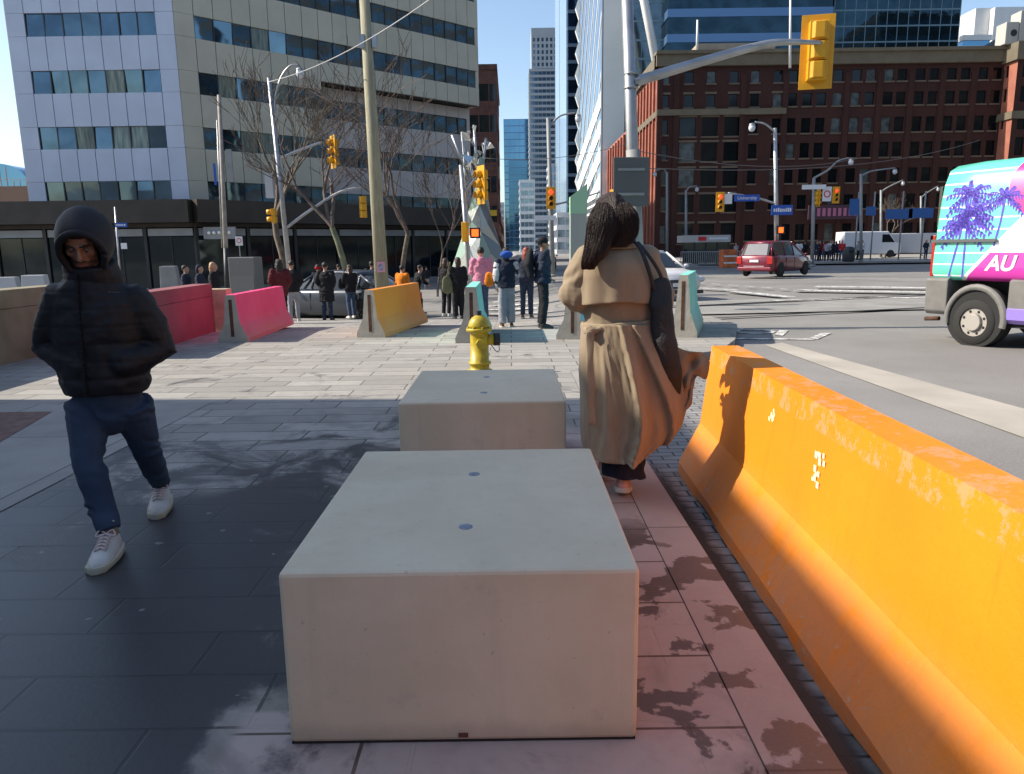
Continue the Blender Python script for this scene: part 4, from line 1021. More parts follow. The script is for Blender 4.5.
# -- overhead wires
def wire(a, b, sag, r_, label, n=14):
    pts = [a.lerp(b, k/n)-Vector((0, 0, 4*sag*(k/n)*(1-k/n))) for k in range(n+1)]
    t = tag(MB().tube(pts, r_, 5).build('overhead_wire', mat('wire', (.10, .10, .10), .6)), label, 'wire', 'overhead wires'); return t
wire(P(268, 82, 24), P(440, -8, 17), .25, .012, 'pale overhead wire running from the left lamp pole to the top of the picture').data.materials[0] = mat('pale_wire', (.45,.45,.45), .5)
wire(P(640, 168, 30), P(980, 140, 60), .8, .018, 'overhead wire sagging before the upper part of the warehouse')
wire(P(633, 150, 32), P(860, 158, 50), .6, .018, 'lower overhead wire before the warehouse, left half')
wire(P(372, 160, 22), P(470, 172, 26), .9, .012, 'slack overhead wire before the recessed office floors')
wire(P(484, 158, 40), P(640, 140, 40), .4, .015, 'overhead wire across the end of the street')

# ------------------------------------------------------------------ sculpture
M_FAC = mat('faceted_steel', (.42, .45, .43), .35, .5, c2=(.22, .25, .24), vs=.9, det=1)
Ysc = 38.0
sc0 = thing('sculpture', (P(480, 260, Ysc).x, Ysc, T(P(480, 260, Ysc).x, Ysc)), 0, 'tall faceted silver sculpture with shard crown beside the office block', 'sculpture')
def SP(px, py, y=0): v = P(px, py, Ysc)-sc0.location; return Vector((v.x, y, v.z))
rows_ = [[(452, 268), (478, 268), (506, 268)], [(462, 238), (482, 232), (500, 246)], [(468, 212), (480, 206), (490, 214)], [(474, 190), (480, 182), (486, 190)], [(478, 160), (481, 158), (484, 160)]]
fm = [MB(), MB(), MB()]; rq = random.Random(2)
for i in range(len(rows_)-1):
    a = rows_[i]; b = rows_[i+1]
    for j in range(2):
        ya = [0, -1.3+.2*i, 0][j]*1.0; yb = [0, -1.3+.2*i, 0][j+1]
        A_, B_, C_, D_ = SP(*a[j], ya), SP(*a[j+1], yb), SP(*b[j+1], yb*.8), SP(*b[j], ya*.8)
        M_ = (A_+B_+C_+D_)/4+Vector((0, -.35, 0))
        for tri in ((A_, B_, M_), (B_, C_, M_), (C_, D_, M_), (D_, A_, M_)): fm[rq.randrange(3)].add(tri, [(0,1,2)])
        for tri in ((A_, D_, (A_+D_)/2+Vector((0, 1.2, 0))), (B_, C_, (B_+C_)/2+Vector((0, 1.2, 0)))): fm[0].add(tri, [(0,1,2)])
for f, mm in zip(fm, (mat('facet_pale', (.50, .53, .50), .4, .4), mat('facet_mint', (.30, .42, .36), .4, .3), mat('facet_dark', (.16, .18, .18), .35, .5))): f.build('facet_panels', mm, sc0, fix=False, solid=.03)
cr_ = MB()
for k in range(26):
    cx_ = 480+rq.uniform(-16, 8); cy_ = rq.uniform(128, 180); s_ = rq.uniform(2, 5)
    a_ = SP(cx_, cy_, rq.uniform(-1, 1)); pts = [a_+Vector((rq.uniform(-1, 1), rq.uniform(-1, 1), rq.uniform(-1, 1)))*s_*.05*1.6 for _ in range(4)]
    cr_.add(pts, [(0,1,2), (0,2,3), (0,1,3), (1,2,3)])
cr_.build('crown_shards', mat('shard_steel', (.7,.73,.72), .2, .8), sc0)
st_ = MB()
for (a_, b_) in (((470, 240), (462, 132)), ((476, 200), (468, 150)), ((481, 180), (486, 138)), ((478, 190), (474, 125)), ((466, 170), (452, 135))): st_.tube([SP(*a_), SP(*b_)], .07, 6)
st_.build('stems', M_GALV, sc0)

# ------------------------------------------------------------------ bare trees
M_BARK = mat('bark', (.13, .105, .08), .9, var=.3, vs=5); M_BARK2 = mat('red_twigs', (.12, .092, .078), .9, var=.3, vs=5); M_BARKG = mat('green_bark', (.17, .18, .11), .9, var=.25, vs=5)
def bare_tree(base, h, spread, seed, label, m_t, m_b, trunk_r=.11, first=.3, lean=0., depth=6):
    t = thing('bare_tree', base, 0, label, 'tree', 'bare street trees')
    rq = random.Random(seed); tr = MB(); br = MB()
    def grow(p, d, L, r_, lv):
        n = 4 if lv > 1 else 5; pts = [p]; q = p.copy(); dd = d.copy()
        for k in range(n):
            dd = (dd+Vector((rq.gauss(0, .09), rq.gauss(0, .09), rq.gauss(.03, .05)))).normalized(); q = q+dd*L/n; pts.append(q.copy())
        r_ = max(r_, .012); r1 = max(.0095, r_*(.66 if lv else .75))
        (tr if lv == 0 else br).tube(pts, [r_+(r1-r_)*k/n for k in range(n+1)], 7 if lv < 2 else 4 if lv < 4 else 3, cap=False)
        if lv >= depth: return
        for _ in range(3 if lv in (0, 1, 2, 3) else 2):
            k = rq.choice([n, n, n-1, n-2]) if lv else n
            ax = Vector((rq.gauss(0, 1), rq.gauss(0, 1), rq.gauss(0, .25))).normalized()
            nd = (dd*1.0+ax*rq.uniform(.35, .8)*spread).normalized(); nd.z = abs(nd.z)*.9+.08
            grow(pts[k], nd.normalized(), L*rq.uniform(.62, .86), r1*rq.uniform(.6, .85), lv+1)
    grow(Vector((0, 0, -.05)), Vector((lean, 0, 1)).normalized(), h*first, trunk_r, 0)
    tr.build('trunk', m_t, t, fix=False); br.build('crown', m_b, t, fix=False)
    return t
f_ = Vector((P(290, 250, 33).x, 33, T(-9, 33))); bare_tree(f_, 15.5, .8, 11, 'large bare tree with dark twigs behind the left lamp pole', M_BARK, M_BARK, .17, .24, -.05)
f_ = Vector((P(352, 250, 32).x, 32, T(-7, 32))); bare_tree(f_, 12.3, 1.05, 5, 'bare tree with greenish trunk left of the wooden utility pole', M_BARKG, M_BARK2, .15, .27, .02)
f_ = Vector((P(396, 250, 31).x, 31, T(-5, 31))); bare_tree(f_, 11.3, 1.05, 23, 'bare tree with reddish twigs right of the wooden utility pole', M_BARK, M_BARK2, .12, .26, .03)
f_ = Vector((P(436, 250, 36).x, 36, T(-4, 36))); bare_tree(f_, 6.5, .9, 8, 'slim young bare tree before the recessed part of the office block', M_BARK, M_BARK2, .06, .35, 0, 5)
f_ = G(885, 258); bare_tree(f_, 8.6, 1.1, 31, 'small pale bare tree before the warehouse above the vans', M_STONE, M_STONE, .12, .25, 0, 5)
# red stemmed shrub bed at the foot of the shops
hb = MB(); rq = random.Random(4); base = G(352, 284)
for k in range(900):
    x = rq.uniform(-3.6, 3.6); y = rq.uniform(-.5, .5); hh = rq.uniform(.5, 1.25)
    hb.tube([(x, y, 0), (x+rq.gauss(0, .14), y+rq.gauss(0, .14), hh)], [.018, .006], 3, cap=False)
o = hb.build('shrub_bed', mat('red_stems', (.16, .04, .035), .8, var=.3, vs=3), None, fix=False); o.location = base; tag(o, 'bed of red stemmed shrubs at the foot of the shopfronts', 'shrubs', kind='stuff')
pt = thing('planter', base+Vector((0, -.1, 0)), 0, 'long low tan planter edge under the red shrubs', 'planter')
MB().box(-4, 4, -.75, -.6, -.1, .35).box(-4, 4, .6, .75, -.1, .35).box(-4, -3.85, -.6, .6, -.1, .35).box(3.85, 4, -.6, .6, -.1, .35).build('planter_edge', M_WE, pt)
# pale blocks behind the left walls
for px, pyb, pyt, lb in ((10, 300, 277, 'pale stone block behind the ochre wall, leftmost'), (38, 302, 275, 'pale stone block with sloping side behind the ochre wall'), (172, 300, 266, 'upright pale stone block behind the pink wall')):
    f_ = G(px, pyb); t = thing('stone_block', f_, R(10), lb, 'stone block', 'pale blocks by the shops')
    hh = P(px, pyt, f_.y).z-f_.z; a_ = .5 if px < 100 else .36
    MB().prism([(-a_-.1, 0), (a_+.15, 0), (a_, hh), (-a_, hh)], (-.3, .3), RX90).build('block_body', M_POLEG if px > 100 else M_LGREY, t, bevel=.02)

# ------------------------------------------------------------------ vehicles
M_TYRE = mat('tyre', (.022, .021, .02), .85, bump=.2, bs=60); M_RIM = mat('rim_silver', (.45, .45, .44), .35, .7, var=.1, vs=9)
M_CGLASS = mat('car_glass', (.02, .026, .03), .06, .3, spec=.8); M_PLAST = mat('dark_plastic', (.045, .045, .05), .55); M_HEADL = mat('headlamp', (.6, .62, .65), .12, .3); M_TAILR = mat('tail_red', (.38, .012, .01), .25)
def wheel(t, x, y, r_, w_, sgn, name='wheel', rimm=None, hub=6):
    wl = MB(); pr = [(r_*.62, -w_/2), (r_*.9, -w_/2), (r_, -w_*.36), (r_, w_*.36), (r_*.9, w_/2), (r_*.62, w_/2)]
    wl.loft([[(x+o_, y+math.cos(a*2*math.pi/28)*q, r_+math.sin(a*2*math.pi/28)*q) for a in range(28)] for q, o_ in pr], cap=False)
    W_ = wl.build(name, M_TYRE, t)
    rm = MB(); xo = x+sgn*w_*(.42 if hub == 8 else .30)
    rm.tube([(xo-sgn*.06, y, r_), (xo, y, r_)], r_*.60, 26); rm.tube([(xo, y, r_), (xo+sgn*.03, y, r_)], [r_*.24, r_*.20], 16)
    if hub == 8: rm.tube([(xo+sgn*.005, y, r_), (xo+sgn*.045, y, r_)], [r_*.40, r_*.34], 20)
    for k in range(0 if hub == 8 else hub):
        a = k*2*math.pi/hub; rm.tube([(xo+sgn*.012, y+math.cos(a)*r_*.2, r_+math.sin(a)*r_*.2), (xo+sgn*.012, y+math.cos(a)*r_*.56, r_+math.sin(a)*r_*.56)], [r_*.09, r_*.07], 6)
    rm.build('rim', rimm or M_RIM, W_)
    hl = MB()
    for k in range(hub):
        a = (k+.5)*2*math.pi/hub; q_ = .49 if hub == 8 else .42; hl.ball((xo+sgn*.003, y+math.cos(a)*r_*q_, r_+math.sin(a)*r_*q_), (.006, r_*.06, r_*.06), 10, 6)
    hl.build('rim_slots', M_DARK, W_)
def car(name, loc, head, label, cat, st, cab, wb_, paint, r_=.33, rim=None, roof_rail=False, tail=None, rear_plate=False, front_dark=False):
    """st: stations (y, z0, z1, halfwidth) of the lower body; cab: stations (y, hw_bottom, zb, hw_top, zt); forward is +Y"""
    t = thing(name, loc, -head, label, cat)
    rings = []
    for y, z0, z1, hw in st:
        zm = (z0+z1)/2
        half = [(hw*.90, z0), (hw*.985, z0+.10), (hw, zm), (hw*.985, z1-.12), (hw*.93, z1-.03), (hw*.72, z1+.015), (0, z1+.03)]
        ring_ = [(x, y, z) for x, z in half] + [(-x, y, z) for x, z in reversed(half[:-1])]; rings.append(ring_)
    MB().loft(rings, smooth=True).build('body', paint, t)
    for (y, _) in ((wb_[0], 0), (wb_[1], 0)):
        hw = max(s_[3] for s_ in st)
        for sg in (-1, 1):
            MB().tube([(sg*(hw+.004), y, r_), (sg*(hw-.10), y, r_)], r_*1.16, 24).build('wheel_arch', M_DARK, t)
            wheel(t, sg*(hw-.10), y, r_, .22, sg, rimm=rim)
    rings = []
    for y, hb, zb, ht, zt in cab: rings.append([(-hb, y, zb), (-ht, y, zt), (-ht*.5, y, zt+.02), (ht*.5, y, zt+.02), (ht, y, zt), (hb, y, zb)])
    MB().loft(rings, smooth=False).build('windows', M_CGLASS, t)
    ro = [c_ for c_ in cab if c_[4] > max(q[4] for q in cab)-.13]
    y0, y1 = ro[0][0], ro[-1][0]; ht = ro[0][3]; zt = max(q[4] for q in cab)
    MB().loft([[(-ht-.02, y, zt-.05), (-ht+.05, y, zt+.03), (0, y, zt+.055), (ht-.05, y, zt+.03), (ht+.02, y, zt-.05)] for y, zt in ((y0-.03, zt-.05), (y0+.15, zt), ((y0+y1)/2, zt+.02), (y1-.1, zt), (y1+.05, zt-.06))], smooth=True).build('roof', paint, t)
    pl = MB()
    for sg in (-1, 1):
        for i in range(len(cab)):
            y, hb, zb, ht_, zt_ = cab[i]
            j = i
            if i == 0: q = cab[1]; pl.tube([(sg*(hb+.005), y, zb), (sg*(q[3]+.008), q[0], q[4])], .04, 6)
            elif i == len(cab)-1: q = cab[-2]; pl.tube([(sg*(hb+.005), y, zb), (sg*(q[3]+.008), q[0], q[4])], .04, 6)
            elif zt_ > 1.2 : pl.tube([(sg*(hb+.006), y, zb), (sg*(ht_+.006), y, zt_)], .032, 6)
    pl.build('pillars', paint, t)
    hw = max(s_[3] for s_ in st); L0_, L1_ = st[0][0], st[-1][0]
    for sg in (-1, 1):
        MB().ball((sg*(hw*.80), L1_-.07, st[-1][2]-.10), (.20, .10, .09), 12, 8).build('headlight', M_HEADL, t)
        MB().box(*sorted((sg*(hw*.70), sg*(hw*.985))), L0_-.03, L0_+.10, st[0][2]-(.36 if tail else .26), st[0][2]+(tail or -.06)).build('tail_light', M_TAILR, t, bevel=.02)
        MB().ball((sg*(hw+.08), cab[-1][0]-.25, cab[-1][2]+.06), (.09, .06, .06), 10, 6).build('side_mirror', paint, t)
        dl = MB()
        for y in [c_[0] for c_ in cab[1:-1]]: dl.box(*sorted((sg*(hw+.002), sg*(hw-.02))), y-.008, y+.008, .35, cab[0][2]-.1)
        dl.build('door_gaps', M_DARK, t)
    gr = MB().box(-hw*.55, hw*.55, L1_-.02, L1_+.02, .36, st[-1][2]-.10); gr.build('grille', M_PLAST, t, bevel=.02)
    MB().box(-.24, .24, L1_+.021, L1_+.03, .42, .53).build('licence_plate', M_SWHITE, t)
    MB().box(-hw*.9, hw*.9, L1_-.04, L1_+.035, .20, .31).build('front_bumper', M_PLAST, t, bevel=.02)
    MB().box(-hw*.92, hw*.92, L0_-.05, L0_+.04, .30, .46).build('rear_bumper', paint if tail else M_PLAST, t, bevel=.03)
    MB().box(-.24, .24, L0_-.06, L0_-.04, .72 if tail else .5, .84 if tail else .62).build('licence_plate', M_SWHITE, t)
    if tail: 
        MB().quad((-.62, cab[0][0]-.012, cab[0][2]+.03), (.62, cab[0][0]-.012, cab[0][2]+.03), (.55, cab[1][0]-.05, cab[1][4]-.06), (-.55, cab[1][0]-.05, cab[1][4]-.06)).build('rear_window', mat('rear_glass', (.22, .22, .23), .1, .4), t, fix=False)
        MB().box(-.55, .55, L0_-.056, L0_-.045, .50, .53).build('chrome_strip', M_HEADL, t)
    return t
M_CARRED = mat('maroon_paint', (.17, .010, .028), .3, .15, coat=.6); M_CARWH = mat('white_paint', (.72, .72, .72), .3, coat=.5); M_CARDK = mat('slate_paint', (.05, .06, .075), .3, .3, coat=.6); M_CARBL = mat('blue_paint_car', (.03, .10, .25), .3, .2, coat=.5)
MINI = dict(st=[(-2.5, .42, .98, .84), (-2.42, .26, 1.06, .93), (-1.6, .22, 1.08, .98), (.6, .20, 1.06, .99), (1.3, .22, 1.03, .98), (2.1, .24, .93, .94), (2.48, .34, .78, .80)],
            cab=[(-2.42, .86, 1.04, .70, 1.06), (-2.10, .90, 1.05, .70, 1.70), (-.9, .92, 1.05, .72, 1.74), (.15, .92, 1.05, .72, 1.72), (1.55, .86, 1.02, .62, 1.06)], wb_=(-1.45, 1.6))
a = G(757, 275.5, ROAD); 
def place(px, py, head, L0_, hw): # near corner -> centre
    c_ = G(px, py, ROAD); f = Vector((math.sin(head), math.cos(head), 0)); return c_
h_ = R(44)
mc = G(777, 274.8, ROAD)
car('minivan', mc+Vector((0, .3, 0)), h_, 'dark red minivan crossing the junction before the brick warehouse', 'minivan', paint=M_CARRED, tail=.02, **MINI)
SED = dict(st=[(-2.25, .40, .86, .76), (-2.1, .28, .95, .86), (-1.2, .20, .98, .91), (.5, .19, .96, .92), (1.0, .20, .95, .91), (1.8, .24, .86, .87), (2.2, .34, .72, .74)],
           cab=[(-1.85, .74, .95, .55, .97), (-1.15, .80, .96, .60, 1.36), (-.1, .82, .96, .62, 1.44), (.45, .82, .96, .60, 1.40), (1.25, .78, .93, .56, .96)], wb_=(-1.35, 1.35))
fc = G(678, 302, ROAD); hd = R(180-20); fw = Vector((math.sin(hd), math.cos(hd), 0))
car('white_car', fc-fw*2.3+Vector((.15, .3, 0)), hd, 'white car nosing out behind the right mint barrier', 'car', paint=M_CARWH, **SED)
dc = G(330, 318); car('dark_car', Vector((dc.x+.1, dc.y+1.2, T(dc.x, dc.y+1.2)+ROAD)), R(-66), 'dark slate car waiting behind the pedestrians on the left', 'car', paint=M_CARDK, **SED)
b_ = G(546, 270, ROAD); car('blue_car', Vector((b_.x, b_.y+3, ROAD)), R(184), 'small looking blue car far down the street between two pedestrians', 'car', paint=M_CARBL, **SED)
# white vans parked before the warehouse
def boxvan(px, Y_, w_, h_, lb, m_):
    x = P(px, 240, Y_).x; t = thing('parked_van', (x, Y_, .1), 0, lb, 'van')
    st = [(-w_/2, .35), (-w_/2, h_), (w_/2-1.3, h_), (w_/2-.55, h_*.6), (w_/2, h_*.52), (w_/2, .35)]
    MB().prism(st, (-1, 1), RX90).build('body', m_, t, bevel=.08)
    MB().prism([(w_/2-1.9, h_*.58), (w_/2-1.9, h_*.88), (w_/2-1.25, h_*.88), (w_/2-.65, h_*.58)], (1.003, 1.02), Matrix.Translation((0, 0, 0)) @ RX90).build('side_window', M_CGLASS, t)
    for k in (-w_/2+.9, w_/2-1.0):
        MB().tube([(k, -1.02, .36), (k, -.8, .36)], .36, 18).build('wheel', M_TYRE, t)
boxvan(868, 74, 5.6, 2.5, 'white van parked on the left of the pair before the warehouse', M_CARWH)
boxvan(912, 76, 6.4, 2.3, 'grey white van parked right of the other before the warehouse', mat('van_grey', (.5,.5,.52), .4))
# kiosk and construction box
kx = P(703, 250, 60).x
k_ = thing('transit_shelter', (kx, 60, .05), 0, 'street shelter with white roof band and red panel left of the minivan', 'shelter')
w_ = (P(727, 250, 60).x-P(680, 250, 60).x)/2; zt = P(700, 236, 60).z; z2 = P(700, 243, 60).z
MB().box(-w_, w_, -1, 1, z2, zt).build('roof_band', mat('band_grey', (.48, .45, .42), .6), k_)
MB().box(-w_*.35, -w_*.02, -1.03, -1.005, z2+.12, zt-.12).build('red_panel', M_SRED, k_); MB().box(w_*.1, w_*.9, -1.03, -1.005, z2+.2, z2+.35).build('white_panel', M_SWHITE, k_)
MB().box(-w_+.1, w_-.1, -.85, -.83, .1, z2-.02).build('glass_wall', GL_DARK, k_)
ps = MB()
for k in range(5): ps.box(-w_+.05+k*(2*w_-.2)/4, -w_+.15+k*(2*w_-.2)/4, -.9, -.86, 0, z2)
ps.build('posts', M_MULL, k_)
fb = thing('crowd_fence', (kx-.2, 56, .02), 0, 'low grey slatted railing before the street shelter', 'railing')
fr = MB()
for k in range(34): fr.box(-w_-.6+k*.145, -w_-.56+k*.145, -.02, .02, 0, 1.0)
fr.box(-w_-.6, w_+.6, -.03, .03, .98, 1.05); fr.build('rails', M_POLEG, fb)
cb_ = thing('construction_box', (P(728, 255, 52).x, 52, ROAD), R(8), 'rusty orange construction box left of the minivan', 'construction box')
MB().box(-.5, .5, -.4, .4, .05, P(728, 248, 52).z).build('box_body', mat('rusty_orange', (.50, .13, .04), .7, var=.3, vs=4), cb_, bevel=.04)
MB().box(-.46, .46, -.41, -.405, .35, .45).box(-.46, .46, -.41, -.405, .8, .9).build('reflective_band', M_SWHITE, cb_)
ba = thing('litter_bin', (P(849, 255, 60).x, 60, .05), 0, 'dark round litter bin on the pavement before the warehouse crowd', 'bin')
MB().loft(lathe([(.36, 0), (.42, .1), (.42, 1.0), (.30, 1.15), (.1, 1.2)])).build('bin_body', M_BLKP, ba); MB().box(-.2, .2, -.44, -.40, .75, .9).build('bin_slot', M_DARK, ba)
scn = thing('shop_sign', P(835, 212, 98), 0, 'dim pink lettered shop sign low on the warehouse', 'sign')
MB().box(-3.4, 3.4, .0, .3, -.9, .9).build('sign_board', mat('sign_maroon', (.05, .02, .035), .7), scn)
lt = MB(); rq = random.Random(9)
for k in range(9): lt.box(-3+k*.68, -2.6+k*.68, -.05, 0, -.5, .5)
lt.build('worn_lettering', mat('dim_pink', (.35, .12, .22), .6), scn)
for px, y0_, y1_, Yy, lb in ((790, -10, 68, 98.6, 'thin white flagpole on the warehouse roofline near the yellow signal'), (697, 20, 52, 101, 'short white mast on the warehouse roof left of the plant room')):
    a_ = P(px, y1_, Yy); b_ = P(px+.5, y0_, Yy); t = thing('flagpole', a_, 0, lb, 'flagpole'); MB().tube([(0, 0, 0), tuple(b_-a_)], [.17, .12], 8).build('pole_shaft', M_WHITE, t)

# -- the painted van on the right
vd = Vector((.45, -.89, 0)).normalized(); vo = Vector((7.83, 12.75, ROAD))
vt = thing('painted_van', vo, -math.atan2(vd.x, vd.y), 'teal and magenta van painted with purple palm trees at the right edge', 'van'); vt.scale = (1.04, 1.0, 1.06)
# local +Y forward; the side seen is local -? : find which side faces the camera
side = 1 if (Matrix.Rotation(vt.rotation_euler.z, 3, 'Z') @ Vector((1, 0, 0))).dot(-vo) > 0 else -1
HWv = 1.02; VH = 2.68
g = NG('van_livery', .32, .5); g.b.inputs['Coat Weight'].default_value = .4
sp = g.t.nodes.new('ShaderNodeSeparateXYZ'); g.lk(g.obj, sp.inputs[0]); oy, oz = sp.outputs[1], sp.outputs[2]
teal = (.13, .60, .45); wht = (.80, .82, .82); mag = (.58, .04, .36)
fr_ = g.math('FRACT', g.math('MULTIPLY', oz, 1/.168)); ln = g.math('LESS_THAN', fr_, .13)
c = g.mix(ln, teal, wht)
dist = g.math('SQRT', g.math('ADD', g.math('POWER', g.math('SUBTRACT', oy, 1.50), 2.), g.math('POWER', g.math('SUBTRACT', oz, 2.30), 2.)))
c = g.mix(g.math('LESS_THAN', dist, .44), c, (.75, .03, .25))
diag = g.math('GREATER_THAN', g.math('ADD', g.math('MULTIPLY', g.math('SUBTRACT', oy, .60), 1.12), 1.06), oz)   # below the slanting line
c = g.mix(diag, c, wht)
mg = g.math('MULTIPLY', g.math('GREATER_THAN', g.math('ADD', g.math('MULTIPLY', g.math('SUBTRACT', oy, .64), 1.12), 1.03), oz), g.math('LESS_THAN', oz, 1.36))
c = g.mix(mg, c, mag)
c = g.mix(g.rng(g.noise(3, 6, vec=g.obj), .5, .8, 0, .12), c, (.3, .3, .3))
g.color(c); M_LIV = g.m
def van_ring(y, z0, top, hw):
    half = [(hw*.93, z0), (hw, z0+.08), (hw, 1.15), (hw*.985, 1.5), (hw*.93, 2.05), (hw*.885, top-.26), (hw*.80, top-.08), (hw*.62, top), (0, top+.02)]
    return [(x, y, z) for x, z in half]+[(-x, y, z) for x, z in reversed(half[:-1])]
rings = [van_ring(0.02, .98, VH-.10, HWv*.97), van_ring(.06, .95, VH-.03, HWv), van_ring(.5, .95, VH, HWv), van_ring(2.5, .95, VH, HWv), van_ring(4.1, .95, VH-.03, HWv), van_ring(4.6, .95, VH-.45, HWv*.98), van_ring(5.2, .95, 1.55, HWv*.96), van_ring(5.85, .9, 1.05, HWv*.85)]
MB().loft(rings, smooth=True).build('body', M_LIV, vt)
lowr = lambda y, hw, z0=.42, z1=.985: [(hw*.94, y, z0), (hw, y, z0+.06), (hw+.012, y, z1-.03), (hw*.97, y, z1), (0, y, z1), (-hw*.97, y, z1), (-hw-.012, y, z1-.03), (-hw, y, z0+.06), (-hw*.94, y, z0)]
MB().loft([lowr(-.10, HWv*.9), lowr(-.04, HWv*1.0), lowr(.33, HWv)], smooth=False).build('rear_bumper', mat('van_cladding', (.17, .165, .155), .55, var=.12, vs=5), vt, bevel=.02)
MC = MATS['van_cladding']
MB().loft([lowr(1.28, HWv), lowr(4.5, HWv)], smooth=False).build('side_cladding', MC, vt)
MB().loft([lowr(1.28, HWv*.99, .36, .60), lowr(4.5, HWv*.99, .36, .60)], smooth=False).build('sill', mat('purple_sill', (.28, .20, .58), .4), vt).location.x = side*.018
for yc in (.80, 4.75):
    for sg in (-1, 1):
        ar = MB(); seg = 18; r0_, r1_ = .41, .475
        pts0 = []; 
        for k in range(seg+1):
            a_ = R(-12)+R(204)*k/seg; pts0.append((math.cos(a_), math.sin(a_)))
        ar.loft([[(sg*(HWv+o_), yc+c_*r_, .39+s_*r_*1.05) for c_, s_ in pts0] for r_, o_ in ((r0_, -.05), (r0_, .035), (r1_, .03), (r1_+.02, 0))], cap=False, closed=False)
        ar.build('wheel_arch', MC, vt, fix=False)
        MB().tube([(sg*(HWv+.004), yc, .42), (sg*(HWv-.25), yc, .42)], .45, 24).build('wheel_well', M_DARK, vt)
        wheel(vt, sg*(HWv-.10), yc, .345, .25, sg, rimm=mat('van_rim', (.42, .39, .35), .45, .3), hub=8)
MB().box(-HWv*.9, HWv*.9, .3, 5.3, .30, .5).build('underbody', M_DARK, vt)
MB().box(*sorted((side*(HWv+.0), side*(HWv+.035))), .0, 1.02, 1.51, 1.555).build('rub_rail', mat('rail_grey', (.12, .125, .13), .4, .3), vt)
MB().box(*sorted((side*(HWv-.09), side*(HWv-.035))), -.025, .03, 1.0, 1.62).build('tail_light', M_TAILR, vt, bevel=.01)
MB().tube([(side*.6, -.05, .32), (side*.6, -.30, .30)], .035, 10).build('exhaust', M_RUST, vt)
MB().box(-.9, .9, -.03, .015, 1.75, 2.35).build('rear_window', M_CGLASS, vt)
MB().box(*sorted((side*(HWv*.86), side*(HWv*.99))), 3.75, 4.6, 1.5, 2.1).build('cab_window', M_CGLASS, vt)
M_PALM = mat('palm_purple', (.10, .055, .52), .35)
def sx(z):                                            # outer skin position at a height
    for (x0_, z0_), (x1_, z1_) in zip([(1., 1.15), (.985, 1.5), (.93, 2.05), (.885, 2.42)], [(.985, 1.5), (.93, 2.05), (.885, 2.42), (.80, 2.6)]):
        if z <= z1_: return HWv*(x0_+(x1_-x0_)*max(0, (z-z0_))/(z1_-z0_))
    return HWv*.8
def palm(cy, cz, s_, seed, lower=0):
    pm = MB(); rq = random.Random(seed)
    def leaf(a, b, w_):
        for k in range(4):
            t0, t1 = k/4, (k+1)/4
            p0 = [a[i]+(b[i]-a[i])*t0 for i in (0, 1)]; p1 = [a[i]+(b[i]-a[i])*t1 for i in (0, 1)]
            dx, dy = b[0]-a[0], b[1]-a[1]; l_ = math.hypot(dx, dy); nx, ny = -dy/l_, dx/l_
            w0 = w_*math.sin(math.pi*min(1, t0*.9+.1)); w1 = w_*math.sin(math.pi*min(1, t1*.9+.1))
            pm.quad(*[(side*(sx(z)+.005), y, z) for y, z in ((p0[0]+nx*w0, p0[1]+ny*w0), (p1[0]+nx*w1, p1[1]+ny*w1), (p1[0]-nx*w1, p1[1]-ny*w1), (p0[0]-nx*w0, p0[1]-ny*w0))])
    for (oy_, oz_) in [(0, 0)]+([(.08, -.28), (-.03, -.45)] if lower else []):
        for k in range(11):
            a_ = -.5+k*(math.pi+1.0)/10+rq.uniform(-.1, .1); L_ = s_*rq.uniform(.8, 1.1); y_, z_ = cy+oy_, cz+oz_; pv = (y_, z_)
            for q in range(6):
                f = (q+1)/6; nyy = y_+math.cos(a_)*L_*f; nzz = z_+math.sin(a_)*L_*f-.34*L_*f*f
                leaf(pv, (nyy, nzz), .012*s_/.3)
                for sg in (-1, 1):
                    aa = a_+sg*1.0-.4*f*math.copysign(1, math.cos(a_)); ll = s_*.24*(1-.6*f)
                    leaf((nyy, nzz), (nyy+math.cos(aa)*ll, nzz+math.sin(aa)*ll-.04), .014*s_/.3)
                pv = (nyy, nzz)
    for oo in ([-.07, .03] if lower else [-.02]):
        zb = 1.0 if lower else 1.45; pts = [(cy+oo*.3, cz), (cy+oo, (cz+zb)/2), (cy+oo*2.2-.02, zb)]
        for i in range(2): leaf(pts[i], pts[i+1], .016); pm.quad(*[(side*(sx(z)+.005), y, z) for y, z in ((pts[i][0]-.012, pts[i][1]), (pts[i][0]+.012, pts[i][1]), (pts[i+1][0]+.014, pts[i+1][1]), (pts[i+1][0]-.014, pts[i+1][1]))])
    pm.build('palm_print', M_PALM, vt, fix=False)
palm(.50, 2.18, .36, 1, 1); palm(1.04, 2.12, .27, 2)
tm = text_mesh('lettering', 'AU', .30, M_SWHITE, vt, Matrix.Translation((side*(HWv+.004), 1.10, 1.20)) @ Matrix.Rotation(R(90)*side, 4, 'Z') @ RX90, shear=.25, bold=.008)
# off-picture buildings: those behind for window reflections, right ones added to block sky light
for x0, x1, y0, y1, z1, lb in ((-70, -22, -95, -70, 24, 'brown office building behind the viewer on the left'), (-8, 40, -100, -72, 34, 'grey tower building behind the viewer'), (95, 130, 0, 80, 60, 'unseen dark tower added beyond the right edge to block sky light'), (60, 100, -60, -10, 40, 'unseen slab block added on the right to block sky light')):
    tower('offscreen_building', lb, x0, x1, y0, y1, z1, 3.6, M_LGREY if x0 < 0 else mat('dim_render', (.07, .06, .055), .8), GL_OFF, .5, 2.4, cat='building')
